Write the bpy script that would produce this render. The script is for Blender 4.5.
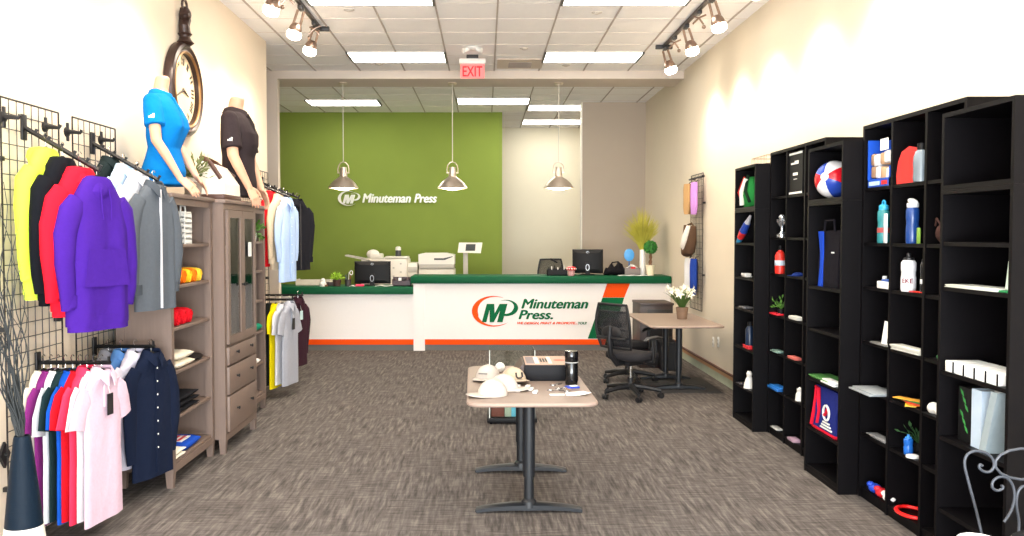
import bpy, bmesh, math, random
from mathutils import Vector, Matrix, Euler, noise

PI = math.pi
R = math.radians
random.seed(11)
SC = bpy.context.scene
COL = SC.collection
for _o in list(bpy.data.objects):
    bpy.data.objects.remove(_o)

# ------------------------------------------------------------------ camera
F, CX, CY, EYE = 860.0, 485.0, 268.0, 1.70      # focal length in pixels, vanishing column, image centre row, eye height
TILT = math.atan(33 / F)
cam_d = bpy.data.cameras.new('camera')
cam = bpy.data.objects.new('camera', cam_d)
COL.objects.link(cam)
cam.location = (0, 0, EYE)
cam.rotation_euler = (PI / 2 - TILT, 0, 0)
cam_d.sensor_width = 36
cam_d.lens = F / 1024 * 36
cam_d.shift_x = 27 / 1024
cam_d.clip_end = 100
SC.camera = cam

# ------------------------------------------------------------------ world, exposure
SC.view_settings.view_transform = 'Standard'
SC.view_settings.look = 'None'
SC.view_settings.gamma = 1
SC.view_settings.use_curve_mapping = False
SC.view_settings.exposure = 0.36
W = bpy.data.worlds.new('world')
SC.world = W
W.use_nodes = True
W.node_tree.nodes['Background'].inputs[0].default_value = (0.82, 0.91, 1.0, 1)
W.node_tree.nodes['Background'].inputs[1].default_value = 1.0


def area_light(name, loc, rot, sx, sy, power, color=(1, 1, 1), spread=180):
    d = bpy.data.lights.new(name, 'AREA')
    d.shape = 'RECTANGLE'
    d.size, d.size_y, d.energy, d.color = sx, sy, power, color
    d.spread = R(spread)
    o = bpy.data.objects.new(name, d)
    COL.objects.link(o)
    o.location = loc
    o.rotation_euler = rot
    return o


PANEL_GLOW = 11.0       # ceiling fixture diffusers
SPOT_W = 78           # each track lamp
PEND_W = 16            # each pendant
area_light('daylight', (0.1, -2.35, 1.75), (R(90), 0, 0), 4.9, 3.1, 430, (0.86, 0.94, 1.0))   # storefront glass behind the camera
area_light('ceiling_fill', (0.1, -2.3, 0.7), (R(128), 0, 0), 4.9, 1.0, 450, (0.92, 0.96, 1.0))   # added fill light, tilted up from the storefront to brighten the ceiling

# ------------------------------------------------------------------ helpers: pixel -> ray -> place
_c, _s = math.cos(TILT), math.sin(TILT)


def ray(px, py):
    a, b = (px - CX) / F, (CY - py) / F
    return Vector((a, _c + b * _s, -_s + b * _c))


def atX(px, py, X):
    r = ray(px, py)
    k = X / r.x
    return Vector((X, r.y * k, EYE + r.z * k))


def atY(px, py, Y):
    r = ray(px, py)
    k = Y / r.y
    return Vector((r.x * k, Y, EYE + r.z * k))


def atZ(px, py, Z):
    r = ray(px, py)
    k = (Z - EYE) / r.z
    return Vector((r.x * k, r.y * k, Z))


# ------------------------------------------------------------------ helpers: materials
def lin(c):
    c = c / 255
    return c / 12.92 if c <= 0.04045 else ((c + 0.055) / 1.055) ** 2.4


def rgb(r, g, b):
    return (lin(r), lin(g), lin(b), 1)


_M = {}


def mat(name, c, rough=0.6, metal=0.0, var=0.06, scale=30.0, bump=0.0, bscale=None, emit=0.0, stretch=(1, 1, 1), spec=0.5, sheen=0.0, trans=0.0):
    """procedural principled material: colour broken up by noise, optional bump"""
    if name in _M:
        return _M[name]
    m = bpy.data.materials.new(name)
    _M[name] = m
    m.use_nodes = True
    nt = m.node_tree
    b = nt.nodes['Principled BSDF']
    col = rgb(*c)
    b.inputs['Roughness'].default_value = rough
    b.inputs['Metallic'].default_value = metal
    b.inputs['Specular IOR Level'].default_value = spec
    if sheen:
        b.inputs['Sheen Weight'].default_value = sheen
    if trans:
        b.inputs['Transmission Weight'].default_value = trans
    tc = nt.nodes.new('ShaderNodeTexCoord')
    mp = nt.nodes.new('ShaderNodeMapping')
    mp.inputs['Scale'].default_value = stretch
    nt.links.new(tc.outputs['Object'], mp.inputs[0])
    nz = nt.nodes.new('ShaderNodeTexNoise')
    nz.inputs['Scale'].default_value = scale
    nz.inputs['Detail'].default_value = 3
    nt.links.new(mp.outputs[0], nz.inputs['Vector'])
    mx = nt.nodes.new('ShaderNodeMix')
    mx.data_type = 'RGBA'
    nt.links.new(nz.outputs['Fac'], mx.inputs[0])
    mx.inputs[6].default_value = tuple(min(1, v * (1 - var)) for v in col[:3]) + (1,)
    mx.inputs[7].default_value = tuple(min(1, v * (1 + var)) for v in col[:3]) + (1,)
    nt.links.new(mx.outputs[2], b.inputs['Base Color'])
    if bump:
        n2 = nt.nodes.new('ShaderNodeTexNoise')
        n2.inputs['Scale'].default_value = bscale or scale
        n2.inputs['Detail'].default_value = 2
        nt.links.new(mp.outputs[0], n2.inputs['Vector'])
        bp = nt.nodes.new('ShaderNodeBump')
        bp.inputs['Strength'].default_value = bump
        bp.inputs['Distance'].default_value = 0.01
        nt.links.new(n2.outputs['Fac'], bp.inputs['Height'])
        nt.links.new(bp.outputs[0], b.inputs['Normal'])
    if emit:
        b.inputs['Emission Color'].default_value = col
        b.inputs['Emission Strength'].default_value = emit
    return m


def cloth(name, c, var=0.08):
    return mat('cloth_' + name, c, rough=0.9, var=var, scale=60, bump=0.55, bscale=15, spec=0.1)


def glass_mat(name, tint=(250, 253, 251), alpha=0.02):
    if name in _M:
        return _M[name]
    m = bpy.data.materials.new(name)
    _M[name] = m
    m.use_nodes = True
    nt = m.node_tree
    for n in list(nt.nodes):
        nt.nodes.remove(n)
    out = nt.nodes.new('ShaderNodeOutputMaterial')
    t = nt.nodes.new('ShaderNodeBsdfTransparent')
    t.inputs[0].default_value = rgb(*tint)
    g = nt.nodes.new('ShaderNodeBsdfGlossy')
    g.inputs['Roughness'].default_value = 0.03
    fr = nt.nodes.new('ShaderNodeFresnel')
    fr.inputs[0].default_value = 1.25
    ad = nt.nodes.new('ShaderNodeMath')
    ad.operation = 'ADD'
    ad.inputs[1].default_value = alpha
    nt.links.new(fr.outputs[0], ad.inputs[0])
    mx = nt.nodes.new('ShaderNodeMixShader')
    nt.links.new(ad.outputs[0], mx.inputs[0])
    nt.links.new(t.outputs[0], mx.inputs[1])
    nt.links.new(g.outputs[0], mx.inputs[2])
    nt.links.new(mx.outputs[0], out.inputs[0])
    return m


def glow_mat(name, c, strength):
    if name in _M:
        return _M[name]
    m = bpy.data.materials.new(name)
    _M[name] = m
    m.use_nodes = True
    nt = m.node_tree
    b = nt.nodes['Principled BSDF']
    b.inputs['Base Color'].default_value = (0.8, 0.8, 0.8, 1)
    b.inputs['Emission Color'].default_value = rgb(*c)
    b.inputs['Emission Strength'].default_value = strength
    return m


# ------------------------------------------------------------------ helpers: mesh building
class MB:
    def __init__(s):
        s.bm = bmesh.new()
        s.M = Matrix.Identity(4)

    def v(s, p):
        return s.bm.verts.new(s.M @ Vector(p))

    def face(s, vs):
        try:
            return s.bm.faces.new(vs)
        except ValueError:
            return None

    def box(s, x0, x1, y0, y1, z0, z1, bev=0.0, seg=2):
        ps = [(x, y, z) for z in (z0, z1) for y in (y0, y1) for x in (x0, x1)]
        vs = [s.v(p) for p in ps]
        fs = [s.face([vs[i] for i in q]) for q in ((0, 2, 3, 1), (4, 5, 7, 6), (0, 1, 5, 4), (2, 6, 7, 3), (0, 4, 6, 2), (1, 3, 7, 5))]
        if bev:
            es = set(e for f in fs for e in f.edges)
            bmesh.ops.bevel(s.bm, geom=list(es), offset=bev, segments=seg, affect='EDGES', profile=0.5)
        return s

    def loft(s, rings, cap=True, closed=False):
        vr = [[s.v(p) for p in r] for r in rings]
        n = len(vr[0])
        pairs = list(zip(vr[:-1], vr[1:]))
        if closed:
            pairs.append((vr[-1], vr[0]))
        for a, b in pairs:
            for i in range(n):
                s.face([a[i], a[(i + 1) % n], b[(i + 1) % n], b[i]])
        if cap and not closed:
            s.face(list(reversed(vr[0])))
            s.face(vr[-1])
        return s

    def tube(s, pts, r, n=8, cap=True, closed=False, flat=1.0):
        pts = [Vector(p) for p in pts]
        rr = r if isinstance(r, (list, tuple)) else [r] * len(pts)
        rings = []
        up = None
        m = len(pts)
        for i, p in enumerate(pts):
            if closed:
                d = pts[(i + 1) % m] - pts[i - 1]
            else:
                d = pts[min(i + 1, m - 1)] - pts[max(i - 1, 0)]
            d.normalize()
            if up is None:
                up = Vector((0, 0, 1)) if abs(d.z) < 0.9 else Vector((0, 1, 0))
            side = d.cross(up)
            if side.length < 1e-5:
                side = d.orthogonal()
            side.normalize()
            up = side.cross(d).normalized()
            rings.append([p + (side * math.cos(2 * PI * k / n) + up * math.sin(2 * PI * k / n) * flat) * rr[i] for k in range(n)])
        return s.loft(rings, cap, closed)

    def cyl(s, p0, p1, r0, r1=None, n=16):
        return s.tube([p0, p1], [r0, r0 if r1 is None else r1], n)

    def lathe(s, prof, n=24, at=(0, 0, 0), cap=True):
        a = Vector(at)
        rings = [[a + Vector((max(r, 1e-4) * math.cos(2 * PI * k / n), max(r, 1e-4) * math.sin(2 * PI * k / n), z)) for k in range(n)] for r, z in prof]
        return s.loft(rings, cap)

    def prism(s, poly, z0, z1):
        a = [s.v((x, y, z0)) for x, y in poly]
        b = [s.v((x, y, z1)) for x, y in poly]
        s.face(list(reversed(a)))
        s.face(b)
        n = len(poly)
        for i in range(n):
            s.face([a[i], a[(i + 1) % n], b[(i + 1) % n], b[i]])
        return s

    def ball(s, c, r, sc=(1, 1, 1), u=16, v=10):
        c = Vector(c)
        rings = []
        for j in range(v + 1):
            t = -PI / 2 + PI * j / v
            q = max(math.cos(t), 0.001)
            rings.append([c + Vector((r * q * math.cos(2 * PI * i / u) * sc[0], r * q * math.sin(2 * PI * i / u) * sc[1], r * math.sin(t) * sc[2])) for i in range(u)])
        return s.loft(rings)

    def sheet(s, f, nu, nv, th=0.0):
        """grid surface f(u,v) with thickness along z of the grid normal (approx, shifted by th vector)"""
        th = Vector(th) if not isinstance(th, (int, float)) else Vector((0, 0, th))
        g = [[Vector(f(i / nu, j / nv)) for i in range(nu + 1)] for j in range(nv + 1)]
        a = [[s.v(p) for p in row] for row in g]
        b = [[s.v(p + th) for p in row] for row in g]
        for j in range(nv):
            for i in range(nu):
                s.face([a[j][i], a[j][i + 1], a[j + 1][i + 1], a[j + 1][i]])
                s.face([b[j][i], b[j + 1][i], b[j + 1][i + 1], b[j][i + 1]])
        per = [(0, i) for i in range(nu + 1)] + [(j, nu) for j in range(1, nv + 1)] + [(nv, i) for i in range(nu - 1, -1, -1)] + [(j, 0) for j in range(nv - 1, 0, -1)]
        for k in range(len(per)):
            p, q = per[k], per[(k + 1) % len(per)]
            s.face([a[p[0]][p[1]], b[p[0]][p[1]], b[q[0]][q[1]], a[q[0]][q[1]]])
        return s

    def build(s, name, m, parent=None, loc=(0, 0, 0), rot=(0, 0, 0), smooth=True, ang=35, voxel=0, kind=None):
        bmesh.ops.recalc_face_normals(s.bm, faces=s.bm.faces)
        me = bpy.data.meshes.new(name)
        s.bm.to_mesh(me)
        s.bm.free()
        o = bpy.data.objects.new(name, me)
        COL.objects.link(o)
        o.parent = parent
        o.location = loc
        o.rotation_euler = rot
        if voxel:
            md = o.modifiers.new('remesh', 'REMESH')
            md.mode = 'VOXEL'
            md.voxel_size = voxel
            sm = o.modifiers.new('smooth', 'SMOOTH')
            sm.factor = 0.5
            sm.iterations = 4
            bpy.context.view_layer.update()
            ev = o.evaluated_get(bpy.context.evaluated_depsgraph_get())
            new = bpy.data.meshes.new_from_object(ev)
            o.modifiers.clear()
            o.data = new
            bpy.data.meshes.remove(me)
            me = new
            me.name = name
        me.materials.clear()
        me.materials.append(m)
        if smooth:
            me.polygons.foreach_set('use_smooth', [True] * len(me.polygons))
            if not voxel:
                me.set_sharp_from_angle(angle=R(ang))
        if kind:
            o['kind'] = kind
        return o


def thing(name, label, cat, loc=(0, 0, 0), rotz=0.0, group=None):
    o = bpy.data.objects.new(name, None)
    o.empty_display_size = 0.05
    COL.objects.link(o)
    o.location = loc
    o.rotation_euler = (0, 0, rotz)
    tag(o, label, cat, group)
    return o


def tag(o, label, cat, group=None):
    o['label'] = label
    o['category'] = cat
    if group:
        o['group'] = group
    return o


def struct(o):
    o['kind'] = 'structure'
    return o


def dup(root, loc, rotz=None, label=None, group=None):
    r = root.copy()
    COL.objects.link(r)
    r.location = loc
    if rotz is not None:
        r.rotation_euler = (0, 0, rotz)
    if label:
        r['label'] = label
    if group:
        r['group'] = group
    for ch in list(root.children):
        c = ch.copy()
        COL.objects.link(c)
        c.parent = r
        for g in list(ch.children):
            d = g.copy()
            COL.objects.link(d)
            d.parent = c
    return r


def text(name, s, m, parent, box, origin, axis='Y', shear=0.0, depth=0.004, bold=0.0, space=1.0):
    """lettering fitted into box (x0,x1,z0,z1) on a plane facing -Y at origin; axis 'X' faces -X (right wall things)"""
    cu = bpy.data.curves.new(name, 'FONT')
    cu.body = s
    cu.size = 1
    cu.shear = shear
    cu.extrude = 0.5
    cu.space_character = space
    t = bpy.data.objects.new(name, cu)
    COL.objects.link(t)
    bpy.context.view_layer.update()
    me = bpy.data.meshes.new_from_object(t.evaluated_get(bpy.context.evaluated_depsgraph_get()))
    bpy.data.objects.remove(t)
    if bold:                                        # heavier strokes: the outlines shifted a hair and merged
        bm = bmesh.new()
        for dx, dy in ((-bold, 0), (bold, 0), (0, bold * .6), (0, -bold * .6), (0, 0)):
            k0 = len(bm.verts)
            bm.from_mesh(me)
            bm.verts.ensure_lookup_table()
            for v in bm.verts[k0:]:
                v.co.x += dx
                v.co.y += dy
                v.co.z += (dx + dy * .7) * .8
        bm.to_mesh(me)
        bm.free()
    xs = [v.co.x for v in me.vertices]
    ys = [v.co.y for v in me.vertices]
    x0, x1, z0, z1 = box
    kx, kz = (x1 - x0) / (max(xs) - min(xs)), (z1 - z0) / (max(ys) - min(ys))
    mx, my = min(xs), min(ys)
    for v in me.vertices:
        a, b, d = x0 + (v.co.x - mx) * kx, z0 + (v.co.y - my) * kz, v.co.z * depth
        if axis == 'Y':
            v.co = (a, -d, b)
        elif axis == 'X':
            v.co = (-d, -a, b)
        elif axis == 'XP':
            v.co = (d, a, b)
        else:
            v.co = (a, b, d)
    me.update()
    me.materials.append(m)
    me.name = name
    o = bpy.data.objects.new(name, me)
    COL.objects.link(o)
    o.parent = parent
    o.location = origin
    return o


# common materials
BLACKM = mat('black_metal', (22, 22, 24), rough=0.45, metal=0.3, var=0.1)
BLACKP = mat('black_plastic', (13, 13, 15), rough=0.55, var=0.1, spec=.25)
CHROME = mat('brushed_steel', (190, 188, 182), rough=0.25, metal=0.95, var=0.05, scale=200, stretch=(1, 1, .05))
WHITEP = mat('white_plastic', (232, 230, 224), rough=0.4, var=0.03)
GREYP = mat('grey_plastic', (150, 150, 148), rough=0.5, var=0.04)
PAPER = mat('white_paper', (238, 238, 234), rough=0.8, var=0.03)
GLASS = glass_mat('clear_glass')
# ------------------------------------------------------------------ setting
XL, XR, ZC = -2.56, 2.74, 3.96
YF, YS0, YS1, YG, YB = -2.5, 11.93, 12.58, 15.95, 18.2
WALLM = mat('painted_wall', (224, 210, 190), rough=0.85, var=0.02, scale=4, bump=0.03, bscale=120, spec=0.2)
WALLR = mat('painted_wall_beige', (214, 203, 184), rough=0.85, var=0.02, scale=4, bump=0.03, bscale=120, spec=0.2)
GREYW = mat('painted_wall_taupe', (178, 165, 150), rough=0.85, var=0.02, scale=4, bump=0.03, bscale=120, spec=0.2)
GREENW = mat('painted_wall_green', (126, 144, 62), rough=0.8, var=0.06, scale=2.5, bump=0.03, bscale=120, spec=0.25)
SOFF = mat('painted_soffit', (206, 194, 182), rough=0.85, var=0.02, scale=4)


def carpet_mat():
    m = bpy.data.materials.new('carpet_tiles')
    m.use_nodes = True
    nt = m.node_tree
    N, L = nt.nodes.new, nt.links.new
    b = nt.nodes['Principled BSDF']
    b.inputs['Roughness'].default_value = 0.95
    b.inputs['Specular IOR Level'].default_value = 0.15
    tc = N('ShaderNodeTexCoord')

    def streak(scale, seed):
        mp = N('ShaderNodeMapping')
        mp.inputs['Scale'].default_value = scale
        mp.inputs['Location'].default_value = (seed, seed * .7, 0)
        L(tc.outputs['Object'], mp.inputs[0])
        n = N('ShaderNodeTexNoise')
        n.inputs['Scale'].default_value = 1
        n.inputs['Detail'].default_value = 3
        n.inputs['Roughness'].default_value = 0.6
        L(mp.outputs[0], n.inputs['Vector'])
        return n.outputs['Fac']
    a = streak((38, 3.5, 1), 3)          # long dashes towards the counter
    c = streak((6, 48, 1), 17)          # dashes across
    ck = N('ShaderNodeTexChecker')
    ck.inputs['Scale'].default_value = 1 / 0.61
    L(tc.outputs['Object'], ck.inputs['Vector'])
    sel = N('ShaderNodeMix')
    L(ck.outputs['Fac'], sel.inputs[0])
    mA = N('ShaderNodeMix')
    mA.inputs[0].default_value = 0.22
    L(a, mA.inputs[2]); L(c, mA.inputs[3])
    mB = N('ShaderNodeMix')
    mB.inputs[0].default_value = 0.5
    L(a, mB.inputs[2]); L(c, mB.inputs[3])
    L(mA.outputs[0], sel.inputs[2]); L(mB.outputs[0], sel.inputs[3])
    rp = N('ShaderNodeValToRGB')
    e = rp.color_ramp.elements
    e[0].position, e[0].color = 0.36, rgb(68, 63, 61)
    e[1].position, e[1].color = 0.66, rgb(120, 113, 108)
    k = e.new(0.5)
    k.color = rgb(91, 85, 82)
    L(sel.outputs[0], rp.inputs[0])
    L(rp.outputs[0], b.inputs['Base Color'])
    bp = N('ShaderNodeBump')
    bp.inputs['Strength'].default_value = 0.3
    bp.inputs['Distance'].default_value = 0.004
    L(sel.outputs[0], bp.inputs['Height'])
    L(bp.outputs[0], b.inputs['Normal'])
    return m


struct(MB().box(-4.95, 3.0, YF - .3, YB + .2, -0.1, 0).build('floor', carpet_mat(), smooth=False))
CEILM = mat('ceiling_tile', (246, 244, 243), rough=0.9, var=0.03, scale=18, bump=0.05, bscale=250, spec=0.15)
ceil = struct(MB().box(-4.95, 3.0, YF - .3, YB + .2, ZC, ZC + .1).build('ceiling', CEILM, smooth=False))
# suspended grid: long runners towards the back every 0.61 m, cross tees
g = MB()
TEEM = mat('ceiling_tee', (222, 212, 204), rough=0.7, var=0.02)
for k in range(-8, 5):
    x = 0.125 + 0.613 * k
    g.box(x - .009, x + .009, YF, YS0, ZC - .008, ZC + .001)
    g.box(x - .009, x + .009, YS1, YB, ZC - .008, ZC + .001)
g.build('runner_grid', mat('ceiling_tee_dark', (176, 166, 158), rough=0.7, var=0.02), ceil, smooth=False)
g = MB()
y = -1.9
while y < YB:
    if not YS0 < y < YS1:
        g.box(-4.8, XR, y - .004, y + .004, ZC - .003, ZC + .001)
    y += 0.61
g.build('cross_grid', TEEM, ceil, smooth=False)

struct(MB().box(XL - .15, XL, YF, 10.15, 0, ZC).build('wall_left', WALLM, smooth=False))
struct(MB().box(-4.95, -4.8, 10.15, YB, 0, ZC).build('wall_left_recess', GREYW, smooth=False))
struct(MB().box(-4.8, XL - .15, 10.0, 10.15, 0, ZC).build('wall_left_return', GREYW, smooth=False))
wr = struct(MB().box(XR, XR + .2, YF, YB, 0, ZC).build('wall_right', WALLR, smooth=False))
struct(MB().box(-4.8, .317, YG, YG + .12, 0, ZC).build('wall_back_green', GREENW, smooth=False))
struct(MB().box(-4.8, XR, YB, YB + .15, 0, ZC).build('wall_far', mat('painted_wall_pale', (232, 224, 202), rough=0.85, var=0.02, scale=4, spec=0.2), smooth=False))
struct(MB().box(1.665, XR, 14.75, 14.9, 0, ZC).build('wall_back_block', GREYW, smooth=False))
struct(MB().box(-4.8, XR, YS0, YS1, 3.85, ZC).build('trim_1', SOFF, smooth=False))        # soffit beam over the counter
struct(MB().box(-3.3, -2.86, YS0, YS0 + .12, 0, 3.85).build('trim_2', SOFF, smooth=False))       # column that carries it
# front of the shop behind the camera: piers, sill, lintel round the storefront opening
struct(MB().box(XL, XL + .2, YF - .1, YF + .05, 0, ZC).box(XR - .2, XR, YF - .1, YF + .05, 0, ZC).box(XL + .2, XR - .2, YF - .1, YF + .05, 3.4, ZC).build('wall_front', WALLM, smooth=False))
# right baseboard: dark line, tan strip, pale foot
bb = struct(MB().box(XR - .022, XR, 5.0, 14.7, 0.095, 0.14).build('baseboard_right', mat('tan_strip', (190, 150, 110), rough=0.6), smooth=False))
MB().box(XR - .03, XR, 5.0, 14.7, 0.14, 0.156).build('cap_strip', mat('brown_strip', (86, 52, 38), rough=0.5), bb, smooth=False)
MB().box(XR - .016, XR, 5.0, 14.7, 0.0, 0.095).build('foot_strip', mat('pale_foot', (176, 184, 160), rough=0.7, var=0.2, scale=9), bb, smooth=False)
struct(MB().box(1.645, 1.664, 14.745, 14.905, 0, ZC - .001).build('trim_3', mat('white_trim', (232, 226, 214), rough=0.6), smooth=False))

# ------------------------------------------------------------------ ceiling fixtures
PANM = glow_mat('lit_diffuser', (255, 250, 240), PANEL_GLOW)
FRM = mat('fixture_frame', (225, 220, 212), rough=0.5)
FXE = mat('fixture_end', (52, 50, 50), rough=0.5)


def fixture(label, x0, yc, w=1.225, group='recessed ceiling lights of the front room'):
    t = thing('ceiling_light', label, 'light', (x0 + w / 2, yc, ZC - .001), 0, group)
    h, d = w / 2, .295
    MB().box(-h, h, -d, d, -.016, 0).build('frame', FRM, t, smooth=False)
    MB().box(-h + .02, h - .02, -d + .015, d - .015, -.02, -.004).build('diffuser', PANM, t, smooth=False)
    MB().box(-h - .004, -h + .022, -d, d, -.026, -.003).build('end_cap', FXE, t, smooth=False)
    MB().box(h - .022, h + .004, -d, d, -.026, -.003).build('end_cap', FXE, t, smooth=False)
    return t


XA, XB = -1.714, .738
fixture('lit rectangular ceiling light left of the exit sign, nearest the soffit', XA, 10.98)
fixture('lit rectangular ceiling light right of the exit sign, nearest the soffit', XB, 10.98)
fixture('lit ceiling light cut by the top photo edge, left of the exit sign', XA, 8.2)
fixture('lit ceiling light cut by the top photo edge, beside the right track', XB, 8.2)
for yy in (5.4, 2.6, -.2):
    fixture('lit ceiling light of the left row over the front of the shop, above the photo', XA, yy, group='unseen left row of lights')
    fixture('lit ceiling light of the right row over the front of the shop, above the photo', XB, yy, group='unseen right row of lights')
G2 = 'ceiling lights behind the soffit'
fixture('lit ceiling light behind the soffit, leftmost, above the green wall', -3.01, 14.72, group=G2)
fixture('lit ceiling light behind the soffit, middle, right of the middle pendant cord', -.475, 14.55, group=G2)
fixture('lit ceiling light behind the soffit, front one of two crossed by right pendant cord', .75, 15.3, group=G2)
fixture('lit ceiling light behind the soffit, rear one of two crossed by right pendant cord', .735, 17.2, group=G2)

# vent, sprinkler discs, exit sign
t = thing('ceiling_vent', 'white square ceiling air vent right of the exit sign', 'vent', (.46, 11.42, ZC - .001))
MB().box(-.3, .3, -.3, .3, -.012, 0).build('frame', mat('vent_frame', (205, 192, 178), rough=0.6), t, smooth=False)
q = MB()
for k in range(6):
    q.box(-.15, .15, -.12 + k * .06, -.095 + k * .06, -.02, -.01)
q.build('louver', mat('vent_louver', (150, 138, 128), rough=0.6), t, smooth=False)
for (px, py, lb) in ((349, 9.5, 'pale sprinkler disc in the ceiling, upper left of the left light'), (379, 64, 'pale sprinkler disc in the ceiling between left light and soffit'), (597, 12, 'pale sprinkler disc in the ceiling between the two right hand lights'), (566, 65, 'pale sprinkler disc in the ceiling between right light and soffit'), (524, 48, 'pale sprinkler disc in the ceiling above the air vent')):
    p = atZ(px, py, ZC)
    tag(MB().lathe([(.055, 0), (.052, -.008), (.03, -.012), (.02, -.02), (0, -.021)], 20).build('sprinkler_cover', mat('sprinkler', (205, 196, 186), rough=0.5), loc=(p.x, p.y, ZC - .001)), lb, 'sprinkler', 'ceiling sprinkler covers')
p = atZ(472.5, 47, ZC)
t = thing('smoke_detector', 'small white two-lamp ceiling fitting above the exit sign', 'detector', (p.x, p.y, ZC - .001))
MB().lathe([(.075, 0), (.075, -.02), (.05, -.035), (0, -.036)], 20).build('housing', WHITEP, t)
for sx in (-1, 1):
    MB().cyl((sx * .05, -.02, -.03), (sx * .11, -.05, -.05), .025, .035, 12).build('lamp_head', WHITEP, t)

p = atY(472.5, 60, 10.9)
t = thing('exit_sign', 'hanging exit sign with red lettering under the ceiling', 'sign', (p.x, 10.9, ZC))
MB().box(-.075, .075, -.03, .03, -.05, 0, .004).build('canopy', FXE, t)
MB().box(-.165, .165, -.045, .045, -.115, -.05, .01).build('light_bar', WHITEP, t)
MB().box(-.15, .15, -.006, .006, -.29, -.115).build('panel', mat('red_tinted_acrylic', (236, 118, 116), rough=0.3, emit=0.45), t, smooth=False)
text('lettering', 'EXIT', mat('exit_red', (190, 6, 22), rough=.4, emit=.7), t, (-.125, .125, -.27, -.14), (0, -.0085, 0), depth=.004, bold=.02)

# ------------------------------------------------------------------ pendants
NICK = mat('polished_nickel', (226, 212, 198), rough=0.28, metal=.85, var=0.05)
BULB = glow_mat('pendant_bulb', (255, 226, 190), 14)


def pendant(px, label):
    Y = 12.25
    p = atY(px, 188.5, Y)
    zb = p.z
    t = thing('pendant_lamp', label, 'lamp', (p.x, Y, zb), 0, 'pendant lamps over the counter')
    top = 3.85 - zb
    MB().lathe([(.0, top - .03), (.05, top - .028), (.062, top - .012), (.062, top), (0, top)], 24).build('canopy', NICK, t)
    MB().cyl((0, 0, .37), (0, 0, top - .02), .006, n=8).build('cord', mat('cord_grey', (196, 190, 176), rough=.5), t)
    MB().lathe([(.208, 0), (.215, .012), (.20, .03), (.17, .075), (.13, .115), (.08, .15), (.055, .17), (.05, .25), (.045, .26), (.045, .3), (0, .302), (0, .29), (.03, .285), (.035, .18), (.07, .14), (.12, .105), (.16, .068), (.19, .03), (.2, .012), (.2, .002)], 36, cap=False).build('shade', NICK, t)
    q = MB()
    q.tube([(-.075, 0, .215), (-.078, 0, .27), (-.068, 0, .325), (-.035, 0, .365), (0, 0, .375), (.035, 0, .365), (.068, 0, .325), (.078, 0, .27), (.075, 0, .215)], .007, 8)
    q.cyl((-.085, 0, .22), (.085, 0, .22), .008, n=8)
    q.build('yoke', NICK, t)
    MB().lathe([(.0, -.022), (.07, -.018), (.14, .0), (.18, .012), (.19, .018), (.1, .05), (.03, .09), (0, .09)], 28).build('bulb', BULB, t)
    l = bpy.data.lights.new('pendant_light', 'POINT')
    l.energy, l.color, l.shadow_soft_size = PEND_W, (1, .86, .68), .08
    lo = bpy.data.objects.new('pendant_light', l)
    COL.objects.link(lo)
    lo.parent = t
    lo.location = (0, 0, -.12)
    return t


pendant(343.5, 'nickel dome pendant lamp on a cord, leftmost of three')
pendant(452.5, 'nickel dome pendant lamp on a cord, middle of three')
pendant(558.5, 'nickel dome pendant lamp on a cord, rightmost of three')

# ------------------------------------------------------------------ track lights
COPP = mat('warm_copper_metal', (150, 128, 114), rough=0.3, metal=0.9, var=0.06)
LAMPG = glow_mat('spot_bulb', (255, 236, 210), 22)


def track(label, X, Y0, Y1, spare, side):
    t = thing('light_track', label, 'light track', (X, 0, ZC))
    MB().box(-.018, .018, Y0, Y1, -.035, -.001, .004).build('rail', mat('track_bronze', (70, 58, 52), rough=0.4, metal=0.6), t)
    MB().box(-.1, .1, Y1 - .05, Y1 + .0, -.05, -.001, .008).build('end_feed', FXE, t)
    for yy in spare:
        b = MB().box(-.02, .02, yy - .05, yy + .05, -.07, -.03, .006)
        b.build('adapter', FXE, t)
        b = MB().tube([(-.06, yy, -.16), (0, yy, -.10), (.07, yy, -.07)], .009, 8)
        b.tube([(.05, yy + .02, -.16), (0, yy, -.10), (-.05, yy + .02, -.08)], .009, 8)
        b.ball((side * .05, yy, -.19), .02)
        b.build('empty_lamp_holder', COPP, t)
    return t


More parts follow.
